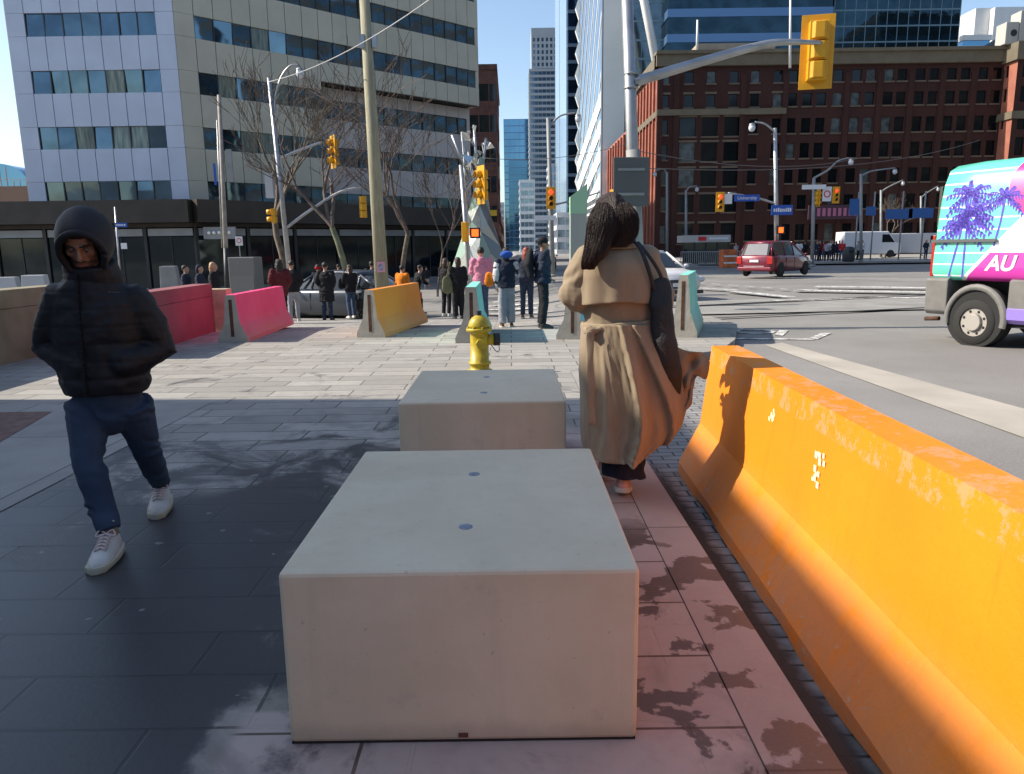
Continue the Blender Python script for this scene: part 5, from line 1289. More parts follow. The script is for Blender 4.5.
# ------------------------------------------------------------------ people
def cloth(name, c, var=.12, rough=.85, vs=5., bump=.25, bs=90, coat=0.):
    return mat(name, c, rough, 0, var=var, vs=vs, bump=bump, bs=bs, spec=.25, coat=coat)
M_SKIN = mat('skin', (.42, .24, .17), .55, c2=(.48, .28, .20), vs=9); M_SKIND = mat('skin_tan', (.30, .155, .10), .5, c2=(.36, .20, .13), vs=9)
M_HAIRD = mat('hair_dark', (.010, .007, .006), .55, c2=(.022, .014, .012), vs=30, stretch=(3, 3, .25), bump=.5, bs=40)
M_HAIRB = mat('hair_brown', (.035, .018, .012), .55, c2=(.065, .034, .022), vs=30, stretch=(3, 3, .25), bump=.4, bs=40)
M_HAIRR = mat('hair_red', (.20, .03, .015), .5, c2=(.28, .05, .02), vs=30, stretch=(3, 3, .25)); M_HAIRO = mat('hair_blond', (.38, .22, .11), .5, c2=(.5, .32, .18), vs=20)
M_BLACK = cloth('black_cloth', (.016, .016, .019)); M_NAVY = cloth('navy_cloth', (.022, .028, .05)); M_JEAN = cloth('blue_denim', (.055, .085, .15), .25, vs=8)
M_JEAND = cloth('dark_denim', (.03, .045, .08), .25, vs=8); M_GREYC = cloth('grey_sweat', (.30, .31, .34)); M_PINKC = cloth('pink_hoodie', (.62, .24, .34)); M_WHITEC = cloth('white_cloth', (.62, .62, .62))
M_TANC = cloth('tan_boot', (.22, .11, .05)); M_BEIGE = cloth('beige_cloth', (.48, .40, .30)); M_MAROON = cloth('maroon_cloth', (.10, .02, .025)); M_REDC = cloth('red_cloth', (.45, .02, .03)); M_ORC = cloth('orange_vest', (.75, .22, .02)); M_OLIVEC = cloth('olive_bag', (.16, .17, .09)); M_BLUEC = cloth('blue_cloth', (.04, .12, .45)); M_SHW = mat('shoe_white', (.55, .54, .5), .6); M_SHB = mat('shoe_black', (.02, .02, .02), .5)
def head_shapes(mb, c, Rm, s=1., detail=True):
    def pt(x, y, z): return c + Rm @ Vector((x*s, y*s, z*s))
    Mh = Rm.to_4x4()
    mb.ball(c+Rm @ Vector((0, .012*s, .018*s)), (.074*s, .092*s, .096*s), 18, 12, Mh)
    mb.ball(c+Rm @ Vector((0, -.022*s, -.050*s)), (.056*s, .066*s, .068*s), 16, 10, Mh)
    mb.ball(c+Rm @ Vector((0, -.066*s, -.096*s)), (.024*s, .022*s, .020*s), 12, 8, Mh)
    mb.tube([pt(0, -.084, .018), pt(0, -.106, -.028), pt(0, -.098, -.036)], [.008*s, .014*s, .015*s], 10, dome=True)
    mb.tube([pt(-.038, -.074, .030), pt(0, -.086, .030), pt(.038, -.074, .030)], .010*s, 8, dome=True)
    mb.tube([pt(-.020, -.083, -.062), pt(0, -.090, -.060), pt(.020, -.083, -.062)], .008*s, 8, dome=True)
    mb.tube([pt(-.016, -.082, -.072), pt(0, -.088, -.073), pt(.016, -.082, -.072)], .008*s, 8, dome=True)
    for sg in (-1, 1):
        mb.ball(c+Rm @ Vector((sg*.076*s, .012*s, -.008*s)), (.010*s, .020*s, .032*s), 10, 8, Mh)
        mb.ball(c+Rm @ Vector((sg*.040*s, -.058*s, -.022*s)), (.024*s, .022*s, .024*s), 10, 8, Mh)
def rot_head(yaw, tilt): return Matrix.Rotation(yaw, 3, 'Z') @ Matrix.Rotation(tilt, 3, 'X')
def hand(mb, w_, d, s=1., side_=1, curl=.5, up=Vector((0, -1, 0))):
    d = d.normalized(); n = (up - d*up.dot(d)).normalized(); u = d.cross(n)
    mb.tube([w_, w_+d*.045*s, w_+d*.085*s], [(.026*s, .016*s), (.036*s, .017*s), (.038*s, .015*s)], 10, up=tuple(u), dome=False)
    for k, L_ in enumerate((.062, .075, .070, .055)):
        b = w_+d*.082*s+u*(-.028+k*.0187)*s; m_ = b+(d*math.cos(curl*.6)+n*math.sin(curl*.6))*L_*.5*s; e = m_+(d*math.cos(curl*1.5)+n*math.sin(curl*1.5))*L_*.5*s
        mb.tube([b, m_, e], [.0088*s, .008*s, .0065*s], 7, dome=True)
    b = w_+d*.03*s+u*(-.03*side_)*s; m_ = b+(d*.8-u*side_*.7+n*.3).normalized()*.035*s; e = m_+(d-u*side_*.2+n*.4).normalized()*.030*s
    mb.tube([b, m_, e], [.011*s, .0095*s, .0075*s], 7, dome=True)
def fold_noise(a, f, seed=0.):
    return lambda c, n: a*(noise.noise(Vector((c.x*f, c.y*f, c.z*f*1.6+seed)))+.5*noise.noise(Vector((c.x*f*2.3+9, c.y*f*2.3, c.z*f*3.4+seed))))
def shoe(name, heel, toe, m_up, m_sole, t, s=1., laces=None, pitch=0.):
    """heel/toe: ground points under the shoe"""
    d = toe-heel; L_ = d.length; d.normalize(); side_ = Vector((0, 0, 1)).cross(d).normalized(); up = d.cross(side_)
    if up.z < 0: up = -up
    A_ = lambda y, x, z: heel+d*y*L_+side_*x+up*z
    w = lambda y: (.034+.018*math.sin(min(1, y*1.15)*math.pi*.9))*s*(1 if y < .95 else .6)
    outl = []
    for k in range(13): y = k/12; outl.append((y, w(y)*(1 if 0 < k < 12 else .55)))
    sole = MB(); ring_ = [(y, x) for y, x in outl]+[(y, -x) for y, x in reversed(outl)]
    sole.loft([[A_(y, x*q, z) for y, x in ring_] for q, z in ((.96, .0), (1.04, .004), (1.05, .026*s), (.98, .030*s))]); S_ = sole.build('sole', m_sole, None)
    up_ = MB(); rings = []
    for y, hgt, ww in ((.02, .095, .66), (.10, .115, .80), (.25, .108, .84), (.38, .100, .84), (.52, .085, .90), (.68, .066, .96), (.84, .054, .94), (.95, .044, .74), (.99, .034, .4)):
        W_ = w(y)*ww*1.05; h_ = hgt*s; rings.append([A_(y, W_*math.cos(a)*(1-.0*a), .022*s+max(0, math.sin(a))*(h_-.022*s)*(1 if math.sin(a) > 0 else 0)) for a in [math.pi*k/10 for k in range(11)]])
    up_.loft(rings, closed=True); o = up_.build(name, m_up, t); S_.parent = o
    if laces:
        lc = MB()
        for k in range(5):
            y = .36+k*.065; h_ = (.100-.0*k-(y-.38)*.115)*s+.004
            for a, b in (((y, -.024*s, h_-.006), (y+.045, .024*s, h_-.012)), ((y, .024*s, h_-.006), (y+.045, -.024*s, h_-.012))): lc.tube([A_(*a), A_((a[0]+b[0])/2, 0, h_+.003), A_(*b)], .0042*s, 5)
        for sg in (-1, 1): lc.tube(cat_rom([A_(.36, 0, .105*s), A_(.34, sg*.03, .12*s), A_(.40, sg*.045, .10*s), A_(.38, sg*.015, .103*s)], 4), .0035*s, 5)
        lc.build('laces', laces, o)
        MB().tube([A_(.16, 0, .085*s), A_(.24, 0, .13*s), A_(.27, 0, .155*s)], [(.034*s, .012*s), (.034*s, .010*s), (.030*s, .007*s)], 10, up=tuple(side_)).build('tongue', mat('tongue_sage', (.34,.38,.28), .8), o)
    return o
def person(loc, rz, H, label, top=M_BLACK, bottom=M_BLACK, shoes=M_SHB, hair=M_HAIRD, hstyle='short', pose='stand', skin=M_SKIN, top_len=.0, loose=1., stride=.0, arms=('down', 'down'), lean=0., headyaw=0., headtilt=0., extra=None, group='pedestrians at the crossing', far=False, bw=1., hat=None, flare=1.):
    t = thing('person', loc, rz, label, 'person', group)
    s = H/1.74; V_ = lambda x, y, z: Vector((x*s, y*s, z*s))
    vox = .016*s if not far else .024
    hipz = .93-.05*abs(stride)
    ln = lean
    hp = [V_(-.085, 0, hipz), V_(.085, 0, hipz)]
    kn = []; an = []; he = []; to = []
    for i, sg in enumerate((-1, 1)):
        st = stride*(1 if i == 0 else -1)
        kn.append(V_(sg*.095*bw, -.20*st-.02-.03*abs(st), .50)); an.append(V_(sg*.10*bw, -.32*st+.03, .09))
        he.append(V_(sg*.10*bw, -.32*st+.075, 0)); to.append(V_(sg*.125*bw, -.32*st-.185, 0))
    ch = V_(0, -ln*.4, 1.28); nk = V_(0, -ln*.55, 1.47); hc = V_(0, -ln*.62-.015, 1.615)
    sh = [V_(-.175*bw, -ln*.5, 1.405), V_(.175*bw, -ln*.5, 1.405)]
    AR = {'down': ((.05, .02, -.28), (.01, -.04, -.52)), 'pocket': ((.08, .06, -.26), (-.02, -.10, -.42)), 'front': ((.05, -.02, -.27), (-.10, -.20, -.22)), 'phone': ((.04, -.06, -.26), (-.10, -.24, -.12)), 'back': ((.06, .06, -.26), (.0, .02, -.50)), 'out': ((.10, -.05, -.25), (.14, -.22, -.36)), 'cross': ((.06, -.02, -.26), (-.14, -.17, -.20))}
    el = []; wr = []
    for i, sg in enumerate((-1, 1)):
        e, w_ = AR[arms[i]]; el.append(sh[i]+V_(sg*e[0], e[1], e[2])); wr.append(sh[i]+V_(sg*w_[0], w_[1], w_[2]))
    pz = V_(0, 0, hipz)
    torso = [pz+V_(0, 0, .0), pz+V_(0, 0, .06), V_(0, -ln*.2, 1.12), ch, V_(0, -ln*.5, 1.38), nk]
    b = MB(); b.tube(torso, [(.09*s*bw, .07*s), (.13*s*bw, .09*s), (.135*s*bw, .10*s), (.165*s*bw, .115*s), (.15*s*bw, .09*s), (.055*s, .055*s)], 14, up=(1, 0, 0), dome=True)
    for i in (0, 1):
        b.tube([hp[i], kn[i], an[i]], [.082*s, .055*s, .040*s], 10, dome=True); b.tube([he[i]+V_(0, -.07, .04), to[i]+V_(0, .07, .03)], [.022*s, .02*s], 8, dome=True)
        b.tube([sh[i], el[i], wr[i]], [.05*s, .040*s, .028*s], 10, dome=True)
    b.tube([nk-V_(0, 0, .03), hc-V_(0, 0, .04)], .054*s, 10)
    Rh = rot_head(headyaw, headtilt); head_shapes(b, hc, Rh, s*1.02)
    o = remeshed(b, 'body', skin, t, max(.012, vox*.8), 3)
    hm = MB()
    for i, sg in enumerate((-1, 1)): hand(hm, wr[i], (wr[i]-el[i]), s, sg)
    me = o.data; bm = bmesh.new(); bm.from_mesh(me); m2 = bpy.data.meshes.new('t'); m2.from_pydata([tuple(v) for v in hm.v], [], hm.f); bm.from_mesh(m2); bm.to_mesh(me); bm.free(); bpy.data.meshes.remove(m2)
    for p in me.polygons: p.use_smooth = True
    # top
    k = .022*loose*s; tp = MB(); r_ = [(.155*s*bw+k, .115*s+k), (.172*s*bw+k, .12*s+k), (.15*s*bw+k, .11*s+k), (.178*s*bw+k, .125*s+k), (.165*s*bw+k, .10*s+k), (.062*s+k*.4, .062*s+k*.4)]
    tt = list(torso); tt[0] = pz+V_(0, 0, -.06-top_len); 
    if top_len > .15: r_[0] = (.19*s*bw+k, .16*s+k+abs(stride)*.05)
    tp.tube(tt, r_, 16, up=(1, 0, 0))
    for i in (0, 1): tp.tube([sh[i], el[i], wr[i]+(el[i]-wr[i])*.08], [.068*s+k*.7, .056*s+k*.6, .042*s+k*.5], 12, dome=False); tp.ball(sh[i], .070*s+k*.6, 12, 8)
    remeshed(tp, 'jacket', top, t, vox, 3, fold_noise(.011*loose, 9, rz))
    # bottom
    bt = MB(); bt.tube([pz+V_(0, 0, -.10), pz+V_(0, 0, .02), pz+V_(0, 0, .08)], [(.155*s*bw, .115*s), (.17*s*bw, .12*s), (.15*s*bw, .11*s)], 14, up=(1, 0, 0))
    for i in (0, 1): bt.tube([hp[i]+V_(0, 0, -.02), kn[i], an[i]+V_(0, 0, .0)], [.098*s, .070*s*flare, .062*s*flare], 12)
    remeshed(bt, 'trousers', bottom, t, vox, 3, fold_noise(.008, 10, 3))
    for i in (0, 1): shoe('shoe', he[i], to[i], shoes, M_SHW if shoes is not M_SHB else M_SHB, t, s)
    # hair
    hb = MB(); Mh = Rh.to_4x4(); q = lambda x, y, z: hc+Rh @ V_(x, y, z)
    if hstyle != 'bald':
        hb.ball(q(0, .028, .036), (.086*s, .093*s, .092*s), 16, 10, Mh)
        if hstyle == 'long':
            hb.tube([q(0, .05, .05), q(0, .085, -.05), q(0, .09, -.16), q(0, .10, -.27)], [(.075*s, .05*s), (.085*s, .05*s), (.085*s, .045*s), (.05*s, .03*s)], 12, up=(1, 0, 0), dome=True)
            for sg in (-1, 1): hb.tube([q(sg*.05, .02, .05), q(sg*.082, .02, -.04), q(sg*.085, .03, -.14)], [.03*s, .028*s, .02*s], 8, dome=True)
        if hstyle == 'bob':
            hb.tube([q(0, .05, .05), q(0, .075, -.04), q(0, .07, -.12)], [(.08*s, .055*s), (.09*s, .06*s), (.075*s, .05*s)], 12, up=(1, 0, 0), dome=True)
        remeshed(hb, 'hair', hair, t, .013 if not far else .02, 2, fold_noise(.010, 22))
    if hat:
        hh = MB(); hh.ball(q(0, .012, .052), (.092*s, .108*s, .085*s), 16, 10, Mh); hh.tube([q(0, .015, .03), q(0, .012, .065)], [(.096*s, .112*s), (.096*s, .110*s)], 18, up=(1, 0, 0)); remeshed(hh, 'hat', hat, t, .012, 2)
    return t, dict(s=s, sh=sh, el=el, wr=wr, hc=hc, torso=torso)
def carried(t, name, label, cat, pts_loc, rad, m_, strap=None, up=(1, 0, 0)):
    Mt = Matrix.Translation(t.location) @ Matrix.Rotation(t.rotation_euler.z, 4, 'Z')
    c_ = Mt @ Vector(pts_loc[0]); b = thing(name, c_, t.rotation_euler.z, label, cat)
    p0 = Vector(pts_loc[0]); mb = MB(); mb.tube([Vector(p)-p0 for p in pts_loc], rad, 14, up=up, dome=True)
    remeshed(mb, 'bag_body', m_, b, .016, 3)
    if strap: MB().tube(cat_rom([Vector(p)-p0 for p in strap], 6), (.014, .006), 6, up=up).build('strap', m_, b)
    return b
def px_person(px, foot, head, rz, label, **k):
    g_ = G(px, foot); H = P(px, head, g_.y).z-g_.z
    return person(g_, rz, max(1.5, min(1.86, H)), label, **k)
# the group waiting in the middle; rz 180 = seen from behind
t, j = px_person(543, 328, 237, R(98), 'person in black puffer jacket and beanie standing side on with a backpack', top=M_NAVY, bottom=M_BLACK, shoes=M_SHB, hat=M_BLACK, loose=1.9, bw=1.08, arms=('pocket', 'pocket'), flare=1.15, skin=M_SKIND)
carried(t, 'backpack', 'black backpack on the back of the person in the beanie', 'backpack', [(0, .24, 1.05), (0, .27, 1.2), (0, .24, 1.38)], [(.13, .07), (.16, .10), (.12, .07)], M_BLACK, [(.12, .22, 1.38), (.14, 0, 1.47), (.14, -.15, 1.3), (.15, .0, 1.05)])
t, j = px_person(507, 327, 247, R(186), 'person in light grey sweatpants and navy vest over white sleeves, back turned', top=M_NAVY, bottom=M_GREYC, shoes=M_TANC, hair=M_HAIRD, hstyle='bob', loose=1.4, flare=1.45, stride=.15, arms=('front', 'down'))
mbb = MB(); s_ = j['s']
for i in (0, 1): mbb.tube([j['sh'][i]+(j['el'][i]-j['sh'][i])*.1, j['el'][i], j['wr'][i]], [.093*s_, .082*s_, .062*s_], 12, dome=True)
remeshed(mbb, 'sleeves', M_WHITEC, t, .016, 3, fold_noise(.01, 9))
mbb = MB(); mbb.ball((0, .11, 1.40), (.13, .07, .075)); remeshed(mbb, 'hood', M_BLUEC, t, .014, 2, fold_noise(.01, 12))
carried(t, 'handbag', 'small orange handbag held by the person in grey sweatpants', 'handbag', [(.33, -.05, .88), (.33, -.05, 1.0)], [(.10, .05), (.08, .04)], M_ORC)
t, j = px_person(527, 318, 247, R(174), 'person with long red hair in dark jacket, jeans and tan boots, back turned', top=M_NAVY, bottom=M_JEAND, shoes=M_TANC, hair=M_HAIRR, hstyle='long', loose=1.2, arms=('front', 'front'))
t, j = px_person(482, 321, 247, R(190), 'person in pink hoodie and blue jeans, back turned, behind the mint barrier', top=M_PINKC, bottom=M_JEAN, shoes=M_SHW, hair=M_HAIRD, hstyle='short', loose=1.7, arms=('out', 'front'))
mbb = MB(); mbb.ball((0, .12, 1.42), (.11, .07, .08)); remeshed(mbb, 'hood', M_PINKC, t, .014, 2, fold_noise(.01, 12))
t, j = px_person(459, 319, 257, R(200), 'person in black with olive tote bag left of the mint barrier', top=M_BLACK, bottom=M_BLACK, hair=M_HAIRB, hstyle='bob', loose=1.5, flare=1.3, arms=('down', 'front'))
carried(t, 'tote_bag', 'olive and white tote bag on the shoulder of the person in black', 'bag', [(.30, .05, .80), (.31, .05, 1.0)], [(.15, .05), (.12, .04)], M_OLIVEC, [(.25, .0, 1.1), (.2, .02, 1.46), (.33, .05, 1.02)])
t, j = px_person(447, 316, 258, R(150), 'person in black carrying a large black bag, beside the one with the tote bag', top=M_BLACK, bottom=M_BLACK, shoes=M_SHW, hair=M_HAIRB, hstyle='bob', loose=1.2, arms=('down', 'front'))
carried(t, 'shoulder_bag', 'bulky black bag hanging from the person left of the tote bag carrier', 'bag', [(-.26, .12, .80), (-.28, .14, 1.0), (-.24, .12, 1.2)], [(.10, .12), (.15, .14), (.10, .09)], M_BLACK)
t, j = px_person(417, 314, 265, R(120), 'person in dark clothes leaning forward right of the amber barrier', top=M_BLACK, bottom=M_BLACK, lean=.28, stride=.5, arms=('out', 'front'), headtilt=.3, headyaw=-.2, loose=1.3)
t, j = px_person(403, 316, 265, R(160), 'person in blue trousers and orange vest partly hidden by the amber barrier', top=M_ORC, bottom=M_JEAND, lean=.1, arms=('front', 'front'), shoes=M_SHW, far=True)
t, j = px_person(427, 291, 266, R(180), 'small figure in black top and beige trousers walking away across the street', top=M_BLACK, bottom=M_BEIGE, shoes=M_SHW, stride=.3, far=True, arms=('front', 'front'))
t, j = px_person(283, 325, 259, R(205), 'person in long dark maroon jacket striding, nearest the pink barrier', top=M_MAROON, bottom=M_BLACK, stride=.35, loose=1.6, hstyle='long', arms=('pocket', 'pocket'), top_len=.08)
t, j = px_person(295, 322, 260, R(195), 'person in black jacket and grey trousers behind the maroon jacket one', top=M_BLACK, bottom=M_GREYC, stride=.45, loose=1.3, arms=('pocket', 'down'), shoes=M_SHW, far=True)
t, j = px_person(328, 320, 262, R(178), 'person in long black coat with back turned before the slate car', top=M_BLACK, bottom=M_JEAND, loose=1.7, top_len=.30, bw=1.08, arms=('pocket', 'pocket'), shoes=M_SHB)
t, j = px_person(321, 317, 264, R(160), 'person with red scarf mostly hidden behind the long black coat', top=M_BLACK, bottom=M_JEAND, arms=('out', 'down'), far=True, loose=1.3)
mbb = MB(); mbb.ball((0, 0, 1.46), (.10, .10, .07)); remeshed(mbb, 'scarf', M_REDC, t, .016, 2)
t, j = px_person(352, 318, 266, R(215), 'person in black jacket, pale jeans and white shoes left of the wooden pole', top=M_BLACK, bottom=M_JEAN, shoes=M_SHW, hair=M_HAIRB, hstyle='bob', loose=1.3, stride=.15, arms=('phone', 'phone'), headtilt=.25)
carried(t, 'handbag', 'dark handbag at the hip of the person in pale jeans', 'handbag', [(.22, -.10, .92), (.22, -.10, 1.05)], [(.11, .05), (.09, .04)], M_BLACK, [(.2, -.1, 1.1), (.05, -.1, 1.42), (-.12, 0, 1.44)])
t, j = px_person(374, 312, 261, R(170), 'person in bulky dark jacket half hidden behind the wooden pole', top=M_BLACK, bottom=M_BLACK, loose=1.9, bw=1.1, arms=('pocket', 'pocket'))
t, j = px_person(340, 300, 264, R(190), 'small person in dark clothes beyond the slate car', top=M_NAVY, far=True)
for px, hy, lb, hm_ in ((190, 272, 'dark haired person passing behind the pink wall, leftmost of three', M_HAIRD), (204, 272, 'person with navy hood passing behind the pink wall', M_NAVY), (218, 274, 'blond person in black jacket at the end of the pink wall', M_HAIRO)):
    t, j = px_person(px, 322 if px < 210 else 324, hy-2, R(100), lb, hair=hm_, hstyle='bob' if px > 200 else 'short', top=M_NAVY if px < 210 else M_BLACK, far=True, loose=1.3, stride=.3)
# crowd on the pavement before the warehouse: a few bodies copied
cols = [(M_BLACK, M_BLACK), (M_NAVY, M_JEAND), (M_MAROON, M_BLACK), (M_REDC, M_JEAN), (M_GREYC, M_BLACK), (M_WHITEC, M_JEAND)]
protos = []
look = ['black jacket', 'navy jacket and dark jeans', 'maroon jacket', 'red top and jeans', 'grey jacket', 'white top and dark jeans']
rq = random.Random(12); spotsx = [813, 817, 820, 824, 827, 830, 833, 836, 839, 842, 858, 862, 646, 652, 689, 695, 736, 799, 805, 926]
for i, px in enumerate(spotsx):
    Yq_ = 63.5+rq.uniform(0, 6); loc = Vector((P(px, 250, Yq_).x, Yq_, .02)); k = i % 6
    where = 'in the crowd left of the litter bin' if 810 < px < 845 else 'right of the litter bin' if px < 870 and px > 850 else 'left of the street shelter' if px < 660 else 'under the roof of the street shelter' if px < 700 else 'by the orange construction box' if px < 740 else 'just right of the minivan' if px < 810 else 'by the parked vans'
    lb = 'distant '+look[k]+' person '+where.replace('in the crowd left', 'left').replace('under the roof of the street', 'under the').replace('left of the street', 'left of the').replace('orange construction box', 'orange box')
    if i < 6: t, j = person(loc, R(rq.uniform(0, 360)), rq.uniform(1.62, 1.8), lb, top=cols[k][0], bottom=cols[k][1], far=True, loose=1.4, hstyle='bob' if i % 2 else 'short', group='people before the warehouse', arms=('pocket', 'front')); protos.append(t)
    else:
        t = copy_tree(protos[k]); t.location = loc; t.rotation_euler.z = R(rq.uniform(0, 360)); t['label'] = lb
# remaining same-looking copies are told apart by order
seen = {}
for o in [o for o in col.objects if o.get('group') == 'people before the warehouse']: seen.setdefault(o['label'], []).append(o)
for lb, os_ in seen.items():
    if len(os_) > 1:
        os_.sort(key=lambda o: o.location.x/o.location.y)
        for k, o in enumerate(os_): o['label'] = lb+(', on the left' if k == 0 else ', further right')
# ------------------------------------------------------------------ the man in the black hooded jacket
M_PUFF = mat('black_puffer', (.010, .010, .013), .62, var=.2, vs=4, bump=.15, bs=120, spec=.4)
M_DEN = mat('indigo_denim', (.018, .034, .070), .85, c2=(.034, .058, .105), vs=4, bump=.3, bs=160, det=8)
org = Vector((-2.06, 3.75, 0)); tm = thing('person', org, 0, 'person in black hooded puffer jacket and blue jeans walking, hands in pockets, left', 'person')
L = lambda px, py, Y: P(px, py, Y)-org
hc = L(81, 240, 3.66); Rh = Matrix.Rotation(R(17), 3, 'Z') @ Matrix.Rotation(R(38), 3, 'X')
nk = L(92, 280, 3.74); ch = L(98, 318, 3.78); wa = L(103, 360, 3.80); pe = L(108, 398, 3.80)
shA, shB = L(62, 301, 3.74), L(135, 302, 3.80); elA, elB = L(50, 347, 3.80), L(160, 350, 3.86); wrA, wrB = L(82, 366, 3.68), L(124, 362, 3.70)
hipA, hipB = L(87, 402, 3.80), L(131, 402, 3.82); knA, knB = L(88, 462, 3.66), L(146, 448, 3.95)
heA, toA = Vector((-2.045, 3.60, .012))-org, Vector((-1.995, 3.29, .0))-org; heB, toB = Vector((-2.12, 4.31, .03))-org, Vector((-2.045, 4.02, .0))-org
anA, anB = heA+Vector((.01, -.07, .10)), heB+Vector((.015, -.07, .11))
b = MB(); b.tube([pe+Vector((0, 0, .06)), wa, ch, nk], [(.10, .08), (.13, .10), (.15, .11), (.06, .06)], 14, up=(1, 0, 0), dome=True)
for q in ((hipA, knA, anA), (hipB, knB, anB)): b.tube(list(q), [.045, .045, .038], 12, dome=True)
for he_, to_ in ((heA, toA), (heB, toB)): b.tube([he_+Vector((0, -.09, .045)), to_+Vector((0, .08, .03))], [.022, .02], 8, dome=True)
for q in ((shA, elA, wrA), (shB, elB, wrB)): b.tube(list(q), [.05, .042, .03], 12, dome=True)
b.tube([nk-Vector((0, 0, .05)), hc-Vector((0, -.01, .03))], .06, 12)
head_shapes(b, hc, Rh, 1.06)
remeshed(b, 'body', M_SKIND, tm, .0075, 3)
fh = lambda x, y, z: hc+Rh @ Vector((x*1.06, y*1.06, z*1.06))
for sg in (-1, 1):
    E_ = MB().ball(fh(sg*.031, -.075, .006), .0115, 12, 8).build('eye', mat('eye_white', (.16, .13, .12), .3), tm)
    MB().ball(fh(sg*.031, -.084, .000), (.0065, .004, .0065), 10, 6).build('pupil', mat('pupil', (.01, .01, .01), .2), E_)
e = MB()
for sg in (-1, 1): MB().tube([fh(sg*.014, -.098, .032), fh(sg*.032, -.094, .038), fh(sg*.052, -.078, .030)], [.0035, .0055, .003], 6, dome=True).build('eyebrow', M_HAIRD, tm)
e.tube([fh(-.026, -.099, -.046), fh(0, -.105, -.046), fh(.026, -.099, -.046)], [.003, .005, .003], 6, dome=True)
e.build('moustache', M_HAIRD, tm)
e = MB(); e.tube([fh(-.022, -.096, -.067), fh(0, -.102, -.067), fh(.022, -.096, -.067)], [.004, .0075, .004], 8, dome=True); e.build('lips', mat('lips', (.26, .09, .08), .5), tm)
bd = MB(); bd.ball(hc+Rh @ Vector((0, -.030*1.06, -.082*1.06)), (.062, .072, .056), 16, 10, Rh.to_4x4()); bd.build('beard', mat('stubble', (.055, .03, .022), .8, c2=(.14, .075, .05), vs=60), tm)
hd_ = MB()                                            # short front hair under the hood
hd_.ball(hc+Rh @ Vector((0, .01, .07)), (.078, .09, .05), 14, 8, Rh.to_4x4()); hd_.build('hair', M_HAIRD, tm)
# jeans
jn = MB(); jn.tube([pe-Vector((0, 0, .04)), pe+Vector((0, 0, .06)), pe+Vector((0, 0, .16))], [(.16, .12), (.185, .135), (.165, .125)], 16, up=(1, 0, 0), dome=True)
def legseg(a, k, n_, r): 
    m1 = a.lerp(k, .5); m2 = k.lerp(n_, .45)
    jn.tube([a, m1, k, m2, n_+Vector((0, 0, .02))], r, 16, dome=False)
legseg(hipA, knA, anA, [.108, .094, .074, .070, .057]); legseg(hipB, knB, anB, [.108, .092, .074, .068, .056])
def jd(c, n):
    a = noise.noise(Vector((c.x*7, c.y*7, c.z*15)))*.006
    z = c.z
    for kz, w_ in ((knA.z, .07), (knB.z, .07), (anA.z+.10, .06), (anB.z+.09, .06), (pe.z-.07, .06)):
        f = math.exp(-((z-kz)/w_)**2); a += f*.0035*math.sin(z*85+c.x*45+noise.noise(c*9)*5)*max(0, .4+noise.noise(Vector((c.x*8, c.y*8, z*3))))*1.6
    return a
remeshed(jn, 'jeans', M_DEN, tm, .009, 3, jd)
for he_, to_, n_ in ((heA, toA, 1), (heB, toB, 2)):
    shoe('shoe', he_, to_, mat('shoe_cream', (.50, .49, .44), .6, c2=(.62, .61, .57), vs=14), mat('sole_cream', (.50, .47, .36), .7), tm, 1.18, laces=mat('lace_pink', (.62, .50, .47), .8))
# jacket: quilted rows
jk = MB()
jk.tube([pe+Vector((0, 0, .03)), pe+Vector((0, 0, .09)), wa, ch, ch.lerp(nk, .55), nk+Vector((0, 0, .02))], [(.205, .165), (.225, .18), (.225, .18), (.240, .176), (.215, .150), (.125, .12)], 20, up=(1, 0, 0))
for a, e_, w_ in ((shA, elA, wrA), (shB, elB, wrB)):
    jk.tube([a, a.lerp(e_, .5), e_, e_.lerp(w_, .5), w_], [.095, .098, .090, .082, .075], 16, dome=True)
jk.tube([nk+Vector((0, .0, -.02)), nk+Vector((0, -.01, .05))], [(.13, .12), (.105, .10)], 16, up=(1, 0, 0))
def quilt(c, n):
    zq = (c.z + .16*abs(n.x)*0)/.088; f = zq-math.floor(zq); seam = min(f, 1-f)
    d = .0045*min(1, (seam/.14))**.6 + .008*noise.noise(Vector((c.x*9, c.y*9, c.z*16)))+.004*noise.noise(Vector((c.x*22, c.y*22, c.z*26)))
    return d-.006
J_ = remeshed(jk, 'jacket', M_PUFF, tm, .0085, 4, quilt)
zp = MB(); yf = lambda z: 0
for k in range(24):
    f = k/24; p0 = (pe+Vector((0, -.19, .04))).lerp(nk+Vector((0, -.125, .04)), f); zp.box(p0.x-.006, p0.x+.006, p0.y-.012, p0.y+.004, p0.z, p0.z+.018)
zp.build('zip', mat('zip_black', (.02,.02,.022), .35, .4), tm)
lg = MB(); lgp = L(117, 292, 3.62)
text_mesh('chest_logo', '•~~~~', .022, mat('logo_grey', (.10, .10, .11), .6), tm, Matrix.Translation(L(114, 292, 3.60)+Vector((0, .0, 0))) @ RX90)
